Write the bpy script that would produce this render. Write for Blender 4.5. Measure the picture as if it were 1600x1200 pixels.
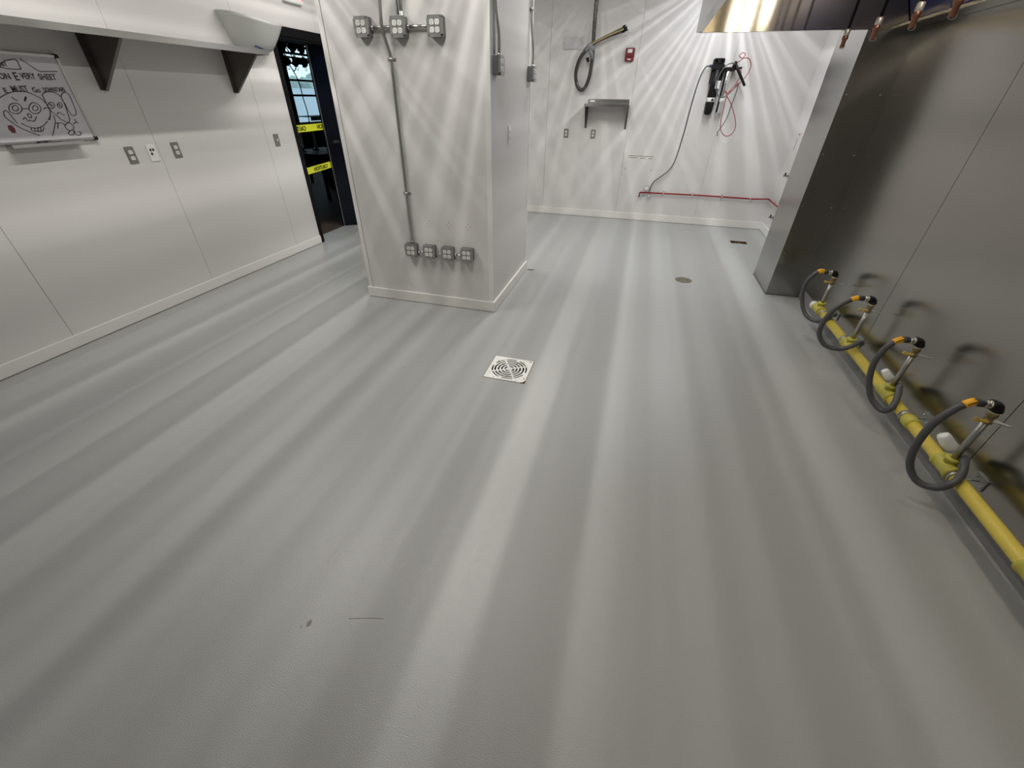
import bpy, bmesh, math, random
from mathutils import Vector, Matrix
random.seed(7)
S = bpy.context.scene
for o in list(bpy.data.objects): bpy.data.objects.remove(o)
C = S.collection
PI = math.pi

# ---------------------------------------------------------------- camera
cam_d = bpy.data.cameras.new('camera'); cam = bpy.data.objects.new('camera', cam_d); C.objects.link(cam)
r_ = Vector((0.962847, 0.269745, 0.012771)); u_ = Vector((-0.164531, 0.548472, 0.819822)); f_ = Vector((-0.214139, 0.791464, -0.572476))
M3 = Matrix((r_, u_, -f_)).transposed()
cam.matrix_world = Matrix.Translation((0, 0, 1.6)) @ M3.to_4x4()
cam_d.sensor_width = 36; cam_d.lens = 638.318 / 1600 * 36; cam_d.clip_start = 0.02; cam_d.clip_end = 200
S.camera = cam
# ---------------------------------------------------------------- colour management
vs = S.view_settings
vs.view_transform = 'Standard'; vs.look = 'None'; vs.gamma = 1; vs.use_curve_mapping = False
vs.exposure = 0.0
# ---------------------------------------------------------------- world (daylight outside the dining room windows)
W = bpy.data.worlds.new('daylight'); S.world = W; W.use_nodes = True
bg = W.node_tree.nodes['Background']; bg.inputs[0].default_value = (0.68, 0.89, 1.0, 1); bg.inputs[1].default_value = 1.45
# ---------------------------------------------------------------- light settings used by the ceiling lights and hood lamps below
CEIL_STRENGTH = 190.0
HOOD_LAMP_STRENGTH = 165.0
CEIL_Z = 3.0
ROWS = [(-2.80, (2.2, 4.9)), (-0.88, (2.2, 4.9)), (0.70, (5.2, 6.3))]
ROW_GAIN = (1.0, 1.0, .76)
ROW_COL = ((1, .965, .91), (1, .965, .91), (.96, .98, 1))
ROW_SEED = (3.1, 8.37, 14.9)
def beam_pattern(nt, seed):
    """ribbed diffuser: the lamp throws more light at some side angles than at others (its own light distribution)"""
    L = nt.links
    g = nt.nodes.new('ShaderNodeNewGeometry'); s = nt.nodes.new('ShaderNodeSeparateXYZ'); L.new(g.outputs['Incoming'], s.inputs[0])
    ab = nt.nodes.new('ShaderNodeMath'); ab.operation = 'ABSOLUTE'; L.new(s.outputs[2], ab.inputs[0])
    at = nt.nodes.new('ShaderNodeMath'); at.operation = 'ARCTAN2'; L.new(s.outputs[0], at.inputs[0]); L.new(ab.outputs[0], at.inputs[1])
    ad = nt.nodes.new('ShaderNodeMath'); ad.operation = 'ADD'; ad.inputs[1].default_value = seed; L.new(at.outputs[0], ad.inputs[0])
    n = nt.nodes.new('ShaderNodeTexNoise'); n.noise_dimensions = '1D'; n.inputs['Scale'].default_value = 10.5; n.inputs['Detail'].default_value = 2; n.inputs['Roughness'].default_value = .5
    L.new(ad.outputs[0], n.inputs['W'])
    mr = nt.nodes.new('ShaderNodeMapRange'); mr.interpolation_type = 'SMOOTHSTEP'; mr.inputs[1].default_value = .40; mr.inputs[2].default_value = .72
    mr.inputs[3].default_value = .84; mr.inputs[4].default_value = 1.54
    L.new(n.outputs[0], mr.inputs[0]); return mr.outputs[0]
def area_lamp(name, loc, sx, sy, radiance, col, seed=None, parent=None):
    d = bpy.data.lights.new(name, 'AREA'); d.shape = 'RECTANGLE'; d.size = sx; d.size_y = sy; d.energy = radiance * sx * sy * PI; d.color = col
    if seed is not None:
        d.use_nodes = True; nt = d.node_tree; em = nt.nodes['Emission']; nt.links.new(beam_pattern(nt, seed), em.inputs['Strength'])
    o = bpy.data.objects.new(name, d); C.objects.link(o); o.location = loc
    if parent is not None: o.parent = parent
    return o

# ================================================================ materials
MATS = {}
def nodes(name):
    m = bpy.data.materials.new(name); m.use_nodes = True; MATS[name] = m
    nt = m.node_tree; return m, nt, nt.nodes['Principled BSDF']
def mat(name, col, rough=.5, metal=0, bump=0, bscale=200, bdetail=2, var=0, vscale=4, aniso=0, coat=0, spec=.5, bdist=.002, emit=None, estr=1, trans=0, alpha=1):
    m, nt, b = nodes(name); L = nt.links
    b.inputs['Base Color'].default_value = (*col, 1); b.inputs['Roughness'].default_value = rough; b.inputs['Metallic'].default_value = metal
    b.inputs['Specular IOR Level'].default_value = spec; b.inputs['Coat Weight'].default_value = coat
    b.inputs['Anisotropic'].default_value = aniso; b.inputs['Transmission Weight'].default_value = trans; b.inputs['Alpha'].default_value = alpha
    tc = nt.nodes.new('ShaderNodeTexCoord')
    if var:
        n = nt.nodes.new('ShaderNodeTexNoise'); n.inputs['Scale'].default_value = vscale; n.inputs['Detail'].default_value = 4
        L.new(tc.outputs['Object'], n.inputs['Vector'])
        mx = nt.nodes.new('ShaderNodeMix'); mx.data_type = 'RGBA'
        mx.inputs[6].default_value = tuple(c * (1 - var) for c in col) + (1,); mx.inputs[7].default_value = tuple(min(1, c * (1 + var)) for c in col) + (1,)
        L.new(n.outputs[0], mx.inputs[0]); L.new(mx.outputs[2], b.inputs['Base Color'])
    if bump:
        n = nt.nodes.new('ShaderNodeTexNoise'); n.inputs['Scale'].default_value = bscale; n.inputs['Detail'].default_value = bdetail
        L.new(tc.outputs['Object'], n.inputs['Vector'])
        bp = nt.nodes.new('ShaderNodeBump'); bp.inputs['Strength'].default_value = bump; bp.inputs['Distance'].default_value = bdist
        L.new(n.outputs[0], bp.inputs['Height']); L.new(bp.outputs[0], b.inputs['Normal'])
    if emit:
        b.inputs['Emission Color'].default_value = (*emit, 1); b.inputs['Emission Strength'].default_value = estr
    return m
wallm = mat('frp_panel', (.66, .645, .635), .42, bump=.35, bscale=120, bdist=.0012)
wallgap = mat('panel_joint', (.42, .41, .40), .6)
trimm = mat('panel_trim', (.72, .715, .69), .4)
basem = mat('baseboard_vinyl', (.75, .74, .71), .38)
caulk = mat('joint_caulk', (.30, .27, .23), .7)
ceilm = mat('ceiling_tile', (.78, .78, .77), .8)
blackm = mat('black_paint', (.004, .004, .005), .55, spec=.12)
matblack = mat('black_plastic', (.007, .007, .008), .42, spec=.3)
navy = mat('navy_gloss', (.002, .004, .010), .08, spec=.3)
galv = mat('galvanised_steel', (.42, .43, .42), .38, .9, var=.12, vscale=60)
galvd = mat('galvanised_dark', (.20, .205, .205), .42, .7)
coverm = mat('cover_plate_steel', (.36, .365, .355), .38, .7, var=.1, vscale=80)
conduitm = mat('conduit_steel', (.50, .50, .48), .32, .95)
chrome = mat('chrome', (.85, .86, .87), .12, 1)
sock = mat('socket_white', (.80, .80, .77), .4)
slot = mat('slot_dark', (.015, .015, .015), .6)
platem = mat('grey_faceplate', (.22, .215, .20), .4, .3)
whitep = mat('white_plastic', (.80, .80, .79), .35)
yellow = mat('yellow_gas_paint', (.68, .54, .085), .36, var=.10, vscale=30, bump=.25, bscale=90)
yellowf = mat('yellow_fitting_paint', (.52, .47, .075), .45, var=.15, vscale=60)
hosem = mat('grey_hose_rubber', (.075, .076, .080), .38)
ferr = mat('dark_ferrule', (.04, .042, .045), .35)
amber = mat('amber_sleeve', (.95, .48, .02), .45)
brass = mat('dull_brass', (.30, .24, .12), .4, .7)
tefl = mat('thread_tape', (.70, .66, .52), .6)
redp = mat('red_paint', (.26, .008, .016), .4)
redt = mat('red_tubing', (.26, .015, .02), .4)
redalarm = mat('red_alarm', (.17, .003, .006), .4)
greyt = mat('grey_tubing', (.10, .11, .11), .4)
alum = mat('aluminium', (.52, .52, .51), .33, .9)
trayg = mat('tray_grey', (.40, .40, .40), .45, .3)
board = mat('whiteboard', (.64, .64, .67), .22)
ink = mat('marker_ink', (.035, .03, .035), .5)
inkr = mat('red_marker_ink', (.16, .03, .045), .5)
rust = mat('rust', (.10, .045, .02), .8, var=.5, vscale=40, bump=.5, bscale=60)
dirt = mat('debris', (.14, .10, .05), .9, var=.6, vscale=80)
pit = mat('drain_dark', (.012, .011, .010), .8, spec=.1)
bronze = mat('bronze_cover', (.17, .15, .10), .45, .5)
filmb = mat('blue_film', (.003, .014, .15), .3)
copper = mat('nozzle_copper', (.30, .13, .08), .35, .8)
foil = mat('nozzle_cap', (.60, .57, .52), .35, .6)
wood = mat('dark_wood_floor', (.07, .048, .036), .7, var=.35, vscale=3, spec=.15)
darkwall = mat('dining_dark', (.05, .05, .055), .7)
tapey = mat('caution_yellow', (.80, .86, .03), .45)
wiret = mat('wire_tan', (.52, .36, .20), .5)
wireb = mat('wire_brown', (.12, .06, .04), .5)
wirek = mat('wire_black', (.02, .02, .02), .5)
wireg = mat('wire_green', (.06, .16, .08), .5)
exitred = mat('exit_red', (.75, .02, .04), .4, emit=(1, .06, .08), estr=.9)
trunkm = mat('trunk', (.06, .045, .035), .9)
leafm = mat('foliage', (.36, .42, .40), .9, var=.4, vscale=2)
paving = mat('pale_paving', (.55, .57, .60), .8)
pale = mat('pale_render', (.62, .66, .72), .7)
bluep = mat('blue_print', (.02, .07, .30), .5)
labelw = mat('label_white', (.75, .75, .74), .5)
orange = mat('red_sticker', (.60, .09, .05), .5)

def chipped(name, col, under, scale, thr, rough=.4):
    m, nt, b = nodes(name); L = nt.links
    tc = nt.nodes.new('ShaderNodeTexCoord'); n = nt.nodes.new('ShaderNodeTexNoise'); n.inputs['Scale'].default_value = scale; n.inputs['Detail'].default_value = 5
    L.new(tc.outputs['Object'], n.inputs['Vector'])
    cr = nt.nodes.new('ShaderNodeValToRGB'); cr.color_ramp.elements[0].position = thr; cr.color_ramp.elements[0].color = (*col, 1)
    cr.color_ramp.elements[1].position = thr + .02; cr.color_ramp.elements[1].color = (*under, 1)
    L.new(n.outputs[0], cr.inputs[0]); L.new(cr.outputs[0], b.inputs['Base Color']); b.inputs['Roughness'].default_value = rough
    return m
grate = chipped('chipped_white_paint', (.90, .90, .88), (.16, .13, .10), 42, .63)

def floor_mat():
    m, nt, b = nodes('epoxy_floor'); L = nt.links
    tc = nt.nodes.new('ShaderNodeTexCoord')
    n = nt.nodes.new('ShaderNodeTexNoise'); n.inputs['Scale'].default_value = .8; n.inputs['Detail'].default_value = 3
    L.new(tc.outputs['Object'], n.inputs['Vector'])
    mx = nt.nodes.new('ShaderNodeMix'); mx.data_type = 'RGBA'; mx.inputs[6].default_value = (.360, .369, .366, 1); mx.inputs[7].default_value = (.395, .403, .397, 1)
    L.new(n.outputs[0], mx.inputs[0])
    # small scuffs and specks of dirt
    n4 = nt.nodes.new('ShaderNodeTexNoise'); n4.inputs['Scale'].default_value = 9; n4.inputs['Detail'].default_value = 2
    L.new(tc.outputs['Object'], n4.inputs['Vector'])
    cr = nt.nodes.new('ShaderNodeValToRGB'); cr.color_ramp.elements[0].position = .775; cr.color_ramp.elements[0].color = (1, 1, 1, 1)
    cr.color_ramp.elements[1].position = .80; cr.color_ramp.elements[1].color = (.7, .7, .68, 1)
    L.new(n4.outputs[0], cr.inputs[0])
    mu = nt.nodes.new('ShaderNodeMix'); mu.data_type = 'RGBA'; mu.blend_type = 'MULTIPLY'; mu.inputs[0].default_value = 1
    L.new(mx.outputs[2], mu.inputs[6]); L.new(cr.outputs[0], mu.inputs[7]); L.new(mu.outputs[2], b.inputs['Base Color'])
    b.inputs['Roughness'].default_value = .29; b.inputs['Specular IOR Level'].default_value = .6
    n2 = nt.nodes.new('ShaderNodeTexNoise'); n2.inputs['Scale'].default_value = 300; n2.inputs['Detail'].default_value = 2
    L.new(tc.outputs['Object'], n2.inputs['Vector'])
    bp = nt.nodes.new('ShaderNodeBump'); bp.inputs['Strength'].default_value = .65; bp.inputs['Distance'].default_value = .0016
    L.new(n2.outputs[0], bp.inputs['Height']); L.new(bp.outputs[0], b.inputs['Normal'])
    return m
floorm = floor_mat()

def steel_mat(name, col, rough, aniso, tan, wave=.3, wscale=1.3):
    """brushed stainless: grain direction given by tan, plus a gentle waviness of the sheet"""
    m, nt, b = nodes(name); L = nt.links
    b.inputs['Metallic'].default_value = 1; b.inputs['Anisotropic'].default_value = aniso
    tg = nt.nodes.new('ShaderNodeCombineXYZ')
    for i in range(3): tg.inputs[i].default_value = tan[i]
    L.new(tg.outputs[0], b.inputs['Tangent'])
    tc = nt.nodes.new('ShaderNodeTexCoord')
    n = nt.nodes.new('ShaderNodeTexNoise'); n.inputs['Scale'].default_value = 2.2; n.inputs['Detail'].default_value = 3; L.new(tc.outputs['Object'], n.inputs['Vector'])
    mr = nt.nodes.new('ShaderNodeMapRange'); mr.inputs[3].default_value = rough * .85; mr.inputs[4].default_value = rough * 1.15
    L.new(n.outputs[0], mr.inputs[0]); L.new(mr.outputs[0], b.inputs['Roughness'])
    mx = nt.nodes.new('ShaderNodeMix'); mx.data_type = 'RGBA'; mx.inputs[6].default_value = tuple(c * .93 for c in col) + (1,); mx.inputs[7].default_value = tuple(c * 1.07 for c in col) + (1,)
    L.new(n.outputs[0], mx.inputs[0]); L.new(mx.outputs[2], b.inputs['Base Color'])
    n2 = nt.nodes.new('ShaderNodeTexNoise'); n2.inputs['Scale'].default_value = wscale; n2.inputs['Detail'].default_value = 0; L.new(tc.outputs['Object'], n2.inputs['Vector'])
    bp = nt.nodes.new('ShaderNodeBump'); bp.inputs['Strength'].default_value = wave; bp.inputs['Distance'].default_value = .02
    L.new(n2.outputs[0], bp.inputs['Height']); L.new(bp.outputs[0], b.inputs['Normal'])
    return m
steelw = steel_mat('stainless_wall', (.37, .355, .325), .25, .3, (0, 1, 0), .5, 1.6)
steelp = steel_mat('stainless_pilaster', (.36, .355, .34), .20, .3, (0, 0, 1), .1)
steelh = steel_mat('stainless_hood', (.42, .385, .31), .12, .96, (0, 0, 1), .04)
steels = steel_mat('stainless_shelf', (.47, .47, .46), .18, .4, (1, 0, 0), .05)
darksteel = mat('dark_bracket_steel', (.15, .135, .12), .35, .5)

def glass_mat():
    m = bpy.data.materials.new('window_glass'); m.use_nodes = True; nt = m.node_tree; nt.nodes.clear()
    o = nt.nodes.new('ShaderNodeOutputMaterial'); t = nt.nodes.new('ShaderNodeBsdfTransparent'); g = nt.nodes.new('ShaderNodeBsdfGlossy'); g.inputs['Roughness'].default_value = .03
    t.inputs[0].default_value = (.93, .97, .97, 1)
    mx = nt.nodes.new('ShaderNodeMixShader'); mx.inputs[0].default_value = .05
    nt.links.new(t.outputs[0], mx.inputs[1]); nt.links.new(g.outputs[0], mx.inputs[2]); nt.links.new(mx.outputs[0], o.inputs[0])
    return m
glassm = glass_mat()
frost = mat('frosted_plastic', (.58, .59, .57), .3, trans=.1, alpha=.92)

# ================================================================ mesh helpers
def cr_spline(pts, n=8):
    P = [Vector(p) for p in pts]; out = []
    Q = [P[0] * 2 - P[1]] + P + [P[-1] * 2 - P[-2]]
    for i in range(1, len(Q) - 2):
        a, b, c, d = Q[i - 1:i + 3]
        for k in range(n):
            t = k / n
            out.append(.5 * ((2 * b) + (c - a) * t + (2 * a - 5 * b + 4 * c - d) * t * t + (3 * b - a - 3 * c + d) * t ** 3))
    out.append(P[-1]); return out
class MB:
    def __init__(s): s.b = bmesh.new()
    def box(s, a, c, bev=0):
        x0, y0, z0 = a; x1, y1, z1 = c
        r = bmesh.ops.create_cube(s.b, size=1)
        m = Matrix.Translation(((x0 + x1) / 2, (y0 + y1) / 2, (z0 + z1) / 2)) @ Matrix.Diagonal((abs(x1 - x0), abs(y1 - y0), abs(z1 - z0), 1))
        bmesh.ops.transform(s.b, matrix=m, verts=r['verts'])
        if bev:
            es = set(e for v in r['verts'] for e in v.link_edges)
            bmesh.ops.bevel(s.b, geom=list(es), offset=bev, segments=2, affect='EDGES')
        return s
    def tube(s, pts, r, n=12, smooth=0, caps=True):
        P = cr_spline(pts, smooth) if smooth else [Vector(p) for p in pts]
        R = r if isinstance(r, (list, tuple)) else [r] * len(P)
        if len(R) != len(P): R = [R[0]] * len(P)
        T = []
        for i in range(len(P)):
            a = P[max(0, i - 1)]; c = P[min(len(P) - 1, i + 1)]; T.append((c - a).normalized())
        up = Vector((0, 0, 1)) if abs(T[0].z) < .9 else Vector((1, 0, 0))
        N = (up - T[0] * up.dot(T[0])).normalized(); rings = []
        for i in range(len(P)):
            N = (N - T[i] * N.dot(T[i])).normalized(); B = T[i].cross(N)
            rings.append([s.b.verts.new(P[i] + (N * math.cos(2 * PI * k / n) + B * math.sin(2 * PI * k / n)) * R[i]) for k in range(n)])
        for a, c in zip(rings, rings[1:]):
            for k in range(n): s.b.faces.new((a[k], a[(k + 1) % n], c[(k + 1) % n], c[k])).smooth = True
        if caps: s.b.faces.new(rings[0][::-1]); s.b.faces.new(rings[-1])
        return s
    def cyl(s, a, c, r, n=24, r2=None):
        return s.tube([a, c], [r, r if r2 is None else r2], n)
    def lathe(s, prof, org=(0, 0, 0), axis='Z', n=32):
        M = {'Z': Matrix.Identity(3), 'X': Matrix(((0, 0, 1), (1, 0, 0), (0, 1, 0))), 'Y': Matrix(((1, 0, 0), (0, 0, 1), (0, -1, 0)))}[axis]
        O = Vector(org); rings = []
        for r, z in prof: rings.append([s.b.verts.new(O + M @ Vector((r * math.cos(2 * PI * k / n), r * math.sin(2 * PI * k / n), z))) for k in range(n)])
        for a, c in zip(rings, rings[1:]):
            for k in range(n): s.b.faces.new((a[k], a[(k + 1) % n], c[(k + 1) % n], c[k])).smooth = True
        s.b.faces.new(rings[0][::-1]); s.b.faces.new(rings[-1]); return s
    def prism(s, poly, axis, a, c):
        """extrude a 2D polygon along an axis: X -> poly in (y,z), Y -> (x,z), Z -> (x,y)"""
        f = {'X': lambda p, t: (t, p[0], p[1]), 'Y': lambda p, t: (p[0], t, p[1]), 'Z': lambda p, t: (p[0], p[1], t)}[axis]
        A = [s.b.verts.new(f(p, a)) for p in poly]; B = [s.b.verts.new(f(p, c)) for p in poly]; n = len(poly)
        s.b.faces.new(A); s.b.faces.new(B[::-1])
        for k in range(n): s.b.faces.new((A[k], B[k], B[(k + 1) % n], A[(k + 1) % n]))
        return s
    def arc(s, c, r0, r1, a0, a1, z0, z1, n=10):
        pts = [(c[0] + r1 * math.cos(a0 + (a1 - a0) * k / n), c[1] + r1 * math.sin(a0 + (a1 - a0) * k / n)) for k in range(n + 1)]
        pts += [(c[0] + r0 * math.cos(a1 - (a1 - a0) * k / n), c[1] + r0 * math.sin(a1 - (a1 - a0) * k / n)) for k in range(n + 1)]
        return s.prism(pts, 'Z', z0, z1)
    def ico(s, c, r, sub=2, jit=0, sc=(1, 1, 1)):
        q = bmesh.ops.create_icosphere(s.b, subdivisions=sub, radius=1)
        for v in q['verts']:
            v.co = Vector(c) + Vector((v.co.x * sc[0], v.co.y * sc[1], v.co.z * sc[2])) * r * (1 + random.uniform(-jit, jit))
        for f in set(f for v in q['verts'] for f in v.link_faces): f.smooth = jit < .05
        return s
    def obj(s, name, m, parent=None, M=None):
        bmesh.ops.recalc_face_normals(s.b, faces=s.b.faces)
        me = bpy.data.meshes.new(name); s.b.to_mesh(me); s.b.free(); me.materials.append(m)
        o = bpy.data.objects.new(name, me); C.objects.link(o)
        if parent is not None: o.parent = parent
        if M is not None: o.matrix_local = M
        return o
def tag(o, label, cat, group=None):
    o['label'] = label; o['category'] = cat
    if group: o['group'] = group
    return o
def thing(name, label, cat, loc=(0, 0, 0), group=None, rot=0):
    o = bpy.data.objects.new(name, None); C.objects.link(o); o.location = loc; o.rotation_euler = (0, 0, rot); o.empty_display_size = .05
    return tag(o, label, cat, group)
def struct(o, label=None):
    o['kind'] = 'structure'
    if label: o['label'] = label
    return o
def dup(root, loc, label, rot=None, group=None):
    def cp(o, p):
        c = o.copy(); C.objects.link(c); c.parent = p
        for ch in [q for q in C.objects if q.parent == o and q is not c]: cp(ch, c)
        return c
    r = cp(root, None); r.location = loc; r['label'] = label
    if rot is not None: r.rotation_euler = (0, 0, rot)
    if group: r['group'] = group
    return r
def text(body, size, name, m, M, parent=None, depth=.0004, align='LEFT', sx=1, bold=0):
    cu = bpy.data.curves.new(name, 'FONT'); cu.body = body; cu.size = size; cu.extrude = depth; cu.align_x = align; cu.resolution_u = 3; cu.offset = bold
    t = bpy.data.objects.new(name, cu); C.objects.link(t)
    dg = bpy.context.evaluated_depsgraph_get(); dg.update()
    me = bpy.data.meshes.new_from_object(t.evaluated_get(dg)); bpy.data.objects.remove(t)
    me.transform(M @ Matrix.Diagonal((sx, 1, 1, 1))); me.materials.clear(); me.materials.append(m)
    o = bpy.data.objects.new(name, me); C.objects.link(o)
    if parent is not None: o.parent = parent
    return o
def frameM(origin, X, Y):
    X = Vector(X).normalized(); Y = Vector(Y).normalized(); Z = X.cross(Y)
    M = Matrix((X, Y, Z)).transposed().to_4x4(); M.translation = Vector(origin); return M

def T0(root): return Matrix.Translation(-root.location)
I4 = None
# ================================================================ THE SETTING
# floor, with two openings: the square drain and the cut by the far wall
b = MB(); xs = [-4.14, -.8195, -.5165, 1.39, 1.60, 1.95]; ys = [-3, 2.2375, 2.5405, 6.37, 6.50, 7.33]
for i in range(5):
    for j in range(5):
        if (i, j) in ((1, 1), (3, 3)): continue
        if i == 0 and j < 6:
            pass
        b.b.faces.new([b.b.verts.new(p) for p in ((xs[i], ys[j], 0), (xs[i + 1], ys[j], 0), (xs[i + 1], ys[j + 1], 0), (xs[i], ys[j + 1], 0))])
bmesh.ops.remove_doubles(b.b, verts=b.b.verts, dist=1e-5)
floor = struct(b.obj('floor', floorm))
for f in floor.data.polygons: pass
def pitbox(x0, x1, y0, y1, d, m, nm):
    b = MB(); t = .012
    b.box((x0 - t, y0 - t, -d - t), (x1 + t, y1 + t, -d)); b.box((x0 - t, y0 - t, -d), (x0, y1 + t, -.001)); b.box((x1, y0 - t, -d), (x1 + t, y1 + t, -.001))
    b.box((x0, y0 - t, -d), (x1, y0, -.001)); b.box((x0, y1, -d), (x1, y1 + t, -.001)); return b.obj(nm, m, floor)
pitbox(-.8195, -.5165, 2.2375, 2.5405, .12, pit, 'drain_sump'); pitbox(1.39, 1.60, 6.37, 6.50, .05, rust, 'floor_opening')
b = MB()
for k in range(12): b.ico((1.41 + random.random() * .16, 6.39 + random.random() * .09, -.035 + random.random() * .02), .012 + random.random() * .014, 1, .3)
b.obj('rubble', dirt, floor)['kind'] = 'stuff'
b = MB(); b.tube([(-.769, .562, .0004), (-.70, .585, .0004), (-.643, .598, .0004)], .0007, 6); b.obj('scratch', mat('scratch_grey', (.20, .20, .195), .6), floor)
b = MB(); b.prism([(-.9 + .008 * math.cos(a), .508 + .013 * math.sin(a)) for a in [k * PI / 6 for k in range(12)]], 'Z', .0001, .0006); b.obj('scuff', mat('scuff_grey', (.22, .215, .20), .6), floor)
# kitchen ceiling
b = MB(); b.box((-4.1, -3, CEIL_Z), (1.95, 7.33, CEIL_Z + .05)); struct(b.obj('ceiling', ceilm))
# left wall: core plus panels with open joints
b = MB()
for y0, y1, z0, z1 in ((-3, 4.70, 0, CEIL_Z), (4.70, 5.63, 2.13, CEIL_Z), (5.63, 7.33, 0, CEIL_Z)):
    b.box((-4.13, y0, z0), (-3.919, y1, z1))
seams = [-3, -1.91, -.69, .53, 1.75, 2.988, 4.205, 5.42, 6.64, 7.33]
for a, c in zip(seams, seams[1:]):
    a += .0015; c -= .0015
    if c < 4.7 or a > 5.63: b.box((-3.92, a, .0), (-3.91, c, CEIL_Z))
    else:
        if a < 4.70: b.box((-3.92, a, 0), (-3.91, 4.70, CEIL_Z))
        b.box((-3.92, max(a, 4.70), 2.13), (-3.91, min(c, 5.63), CEIL_Z))
        if c > 5.63: b.box((-3.92, 5.63, 0), (-3.91, c, CEIL_Z))
struct(b.obj('wall_left', wallm))
b = MB(); b.box((-3.912, -3, .004), (-3.895, 4.645, .094), .004); struct(b.obj('baseboard_left', basem))
# black door frame with a deep glossy far jamb
fr = MB(); fr.box((-3.915, 4.645, 0), (-3.898, 4.70, 2.20)); fr.box((-3.915, 4.70, 2.12), (-3.898, 5.70, 2.20)); fr.box((-4.14, 4.68, 0), (-3.915, 4.70, 2.12)); fr.box((-4.14, 4.70, 2.10), (-3.915, 5.64, 2.13))
fro = struct(fr.obj('door_1', blackm))
b = MB(); b.prism([(-3.898, 5.66), (-3.898, 5.72), (-4.16, 5.72), (-4.16, 5.50), (-4.14, 5.50)], 'Z', .002, 2.12); b.obj('far_jamb', navy, fro)
b = MB(); b.box((-4.135, 5.485, .01), (-4.128, 5.50, 2.12)); b.obj('edge_strip', alum, fro)
b = MB(); b.box((-4.05, 5.46, 1.08), (-4.0, 5.60, 1.11)); b.obj('latch_plate', mat('dark_latch', (.05, .05, .055), .4, .6), fro)
# column
b = MB(); b.box((-2.325, 3.28, 0), (-1.075, 4.47, CEIL_Z)); col = struct(b.obj('wall_column', wallm))
for x0, x1 in ((-2.329, -2.292), (-1.112, -1.071)):
    b = MB(); b.box((x0, 3.276, .09), (x1, 3.285, CEIL_Z)); b.obj('corner_trim', trimm, col)
b = MB(); b.box((-2.292, 3.278, .09), (-2.289, 3.281, CEIL_Z)); b.obj('trim_joint', caulk, col)
b = MB(); b.box((-1.079, 4.44, .09), (-1.0715, 4.474, CEIL_Z)); b.obj('corner_trim', trimm, col)
b = MB()
for xc in (-1.628, -1.455, -1.286):
    for dx, dz in ((-.018, 0), (.018, 0), (0, .02), (0, -.02)):
        b.lathe([(.003, 0), (.0028, .0006)], (xc + dx, 3.2798, .727 + dz), 'Y', 10)
b.obj('screw_holes', slot, col)
b = MB(); b.box((-2.343, 3.262, .003), (-1.057, 3.28, .096), .003); b.box((-2.343, 3.28, .003), (-2.325, 4.482, .096), .003); b.box((-1.075, 3.28, .003), (-1.057, 4.482, .096), .003)
struct(b.obj('baseboard_column', basem))
# rear wall
b = MB(); b.box((-4.13, 7.322, 0), (1.95, 7.45, CEIL_Z)); sx = [-3.93, -2.71, -1.49, -.27, .95, 1.945]
for a, c in zip(sx, sx[1:]): b.box((a + .0013, 7.31, 0), (c - .0013, 7.323, CEIL_Z))
wr = struct(b.obj('wall_rear', wallm))
b = MB()     # wear marks left by a removed fitting
for x0, x1, z in ((-.20, .17, .908), (-.18, -.06, .884), (-.02, .06, .882), (.10, .16, .880)): b.box((x0, 7.3094, z), (x1, 7.3102, z + .006))
for x, z in ((-.222, .722), (.171, .716)): b.box((x, 7.3094, z), (x + .005, 7.3102, z + .03))
b.obj('wear_marks', dirt, wr)
b = MB(); b.box((-3.91, 7.292, .002), (1.94, 7.312, .105), .004); struct(b.obj('baseboard_rear', basem))
# right wall beyond the pilaster
b = MB(); b.box((1.94, 5.0, 0), (2.06, 7.33, CEIL_Z)); wrr = struct(b.obj('wall_right_far', wallm))
b = MB(); b.box((1.922, 5.11, .002), (1.942, 7.30, .105), .004); struct(b.obj('baseboard_right_far', basem))
# steel clad right wall, with its grey coved foot
b = MB(); b.box((1.762, -3, 0), (1.9, 4.60, CEIL_Z)); ry = [-3, -1.73, -.50, .72, 1.94, 3.168, 4.50]
for a, c in zip(ry, ry[1:]): b.box((1.75, a + .002, .10), (1.764, c - .002, CEIL_Z))
wR = struct(b.obj('wall_right', steelw))
b = MB(); b.box((1.742, -3, 0), (1.765, 4.50, .10), .003); struct(b.obj('baseboard_right', mat('cove_grey', (.20, .20, .20), .5)))
b = MB(); b.box((1.744, 4.455, .10), (1.750, 4.50, CEIL_Z)); b.box((1.712, 4.494, .02), (1.748, 4.4995, CEIL_Z)); b.obj('corner_flange', steelp, wR)
# steel clad pilaster at the far end of the cook line
b = MB(); b.box((1.445, 4.50, 0), (1.94, 5.115, CEIL_Z)); pil = struct(b.obj('wall_pilaster', steelp))
for z in (.42, .84, 1.25, 1.66):
    for x in (1.470, 1.700):
        b = MB(); b.lathe([(.0045, 0), (.004, .0025), (.002, .0035)], (x, 4.4998, z), 'Y', 10); b.obj('rivet', alum, pil)
b = MB(); b.box((1.44, 4.494, 0), (1.75, 4.500, .008)); b.box((1.438, 4.494, 0), (1.445, 5.115, .006)); b.obj('foot_sealant', galvd, pil)
# wall behind the camera
b = MB(); b.box((-4.13, -3.1, 0), (1.95, -3.0, CEIL_Z)); struct(b.obj('wall_front', wallm))
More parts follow.
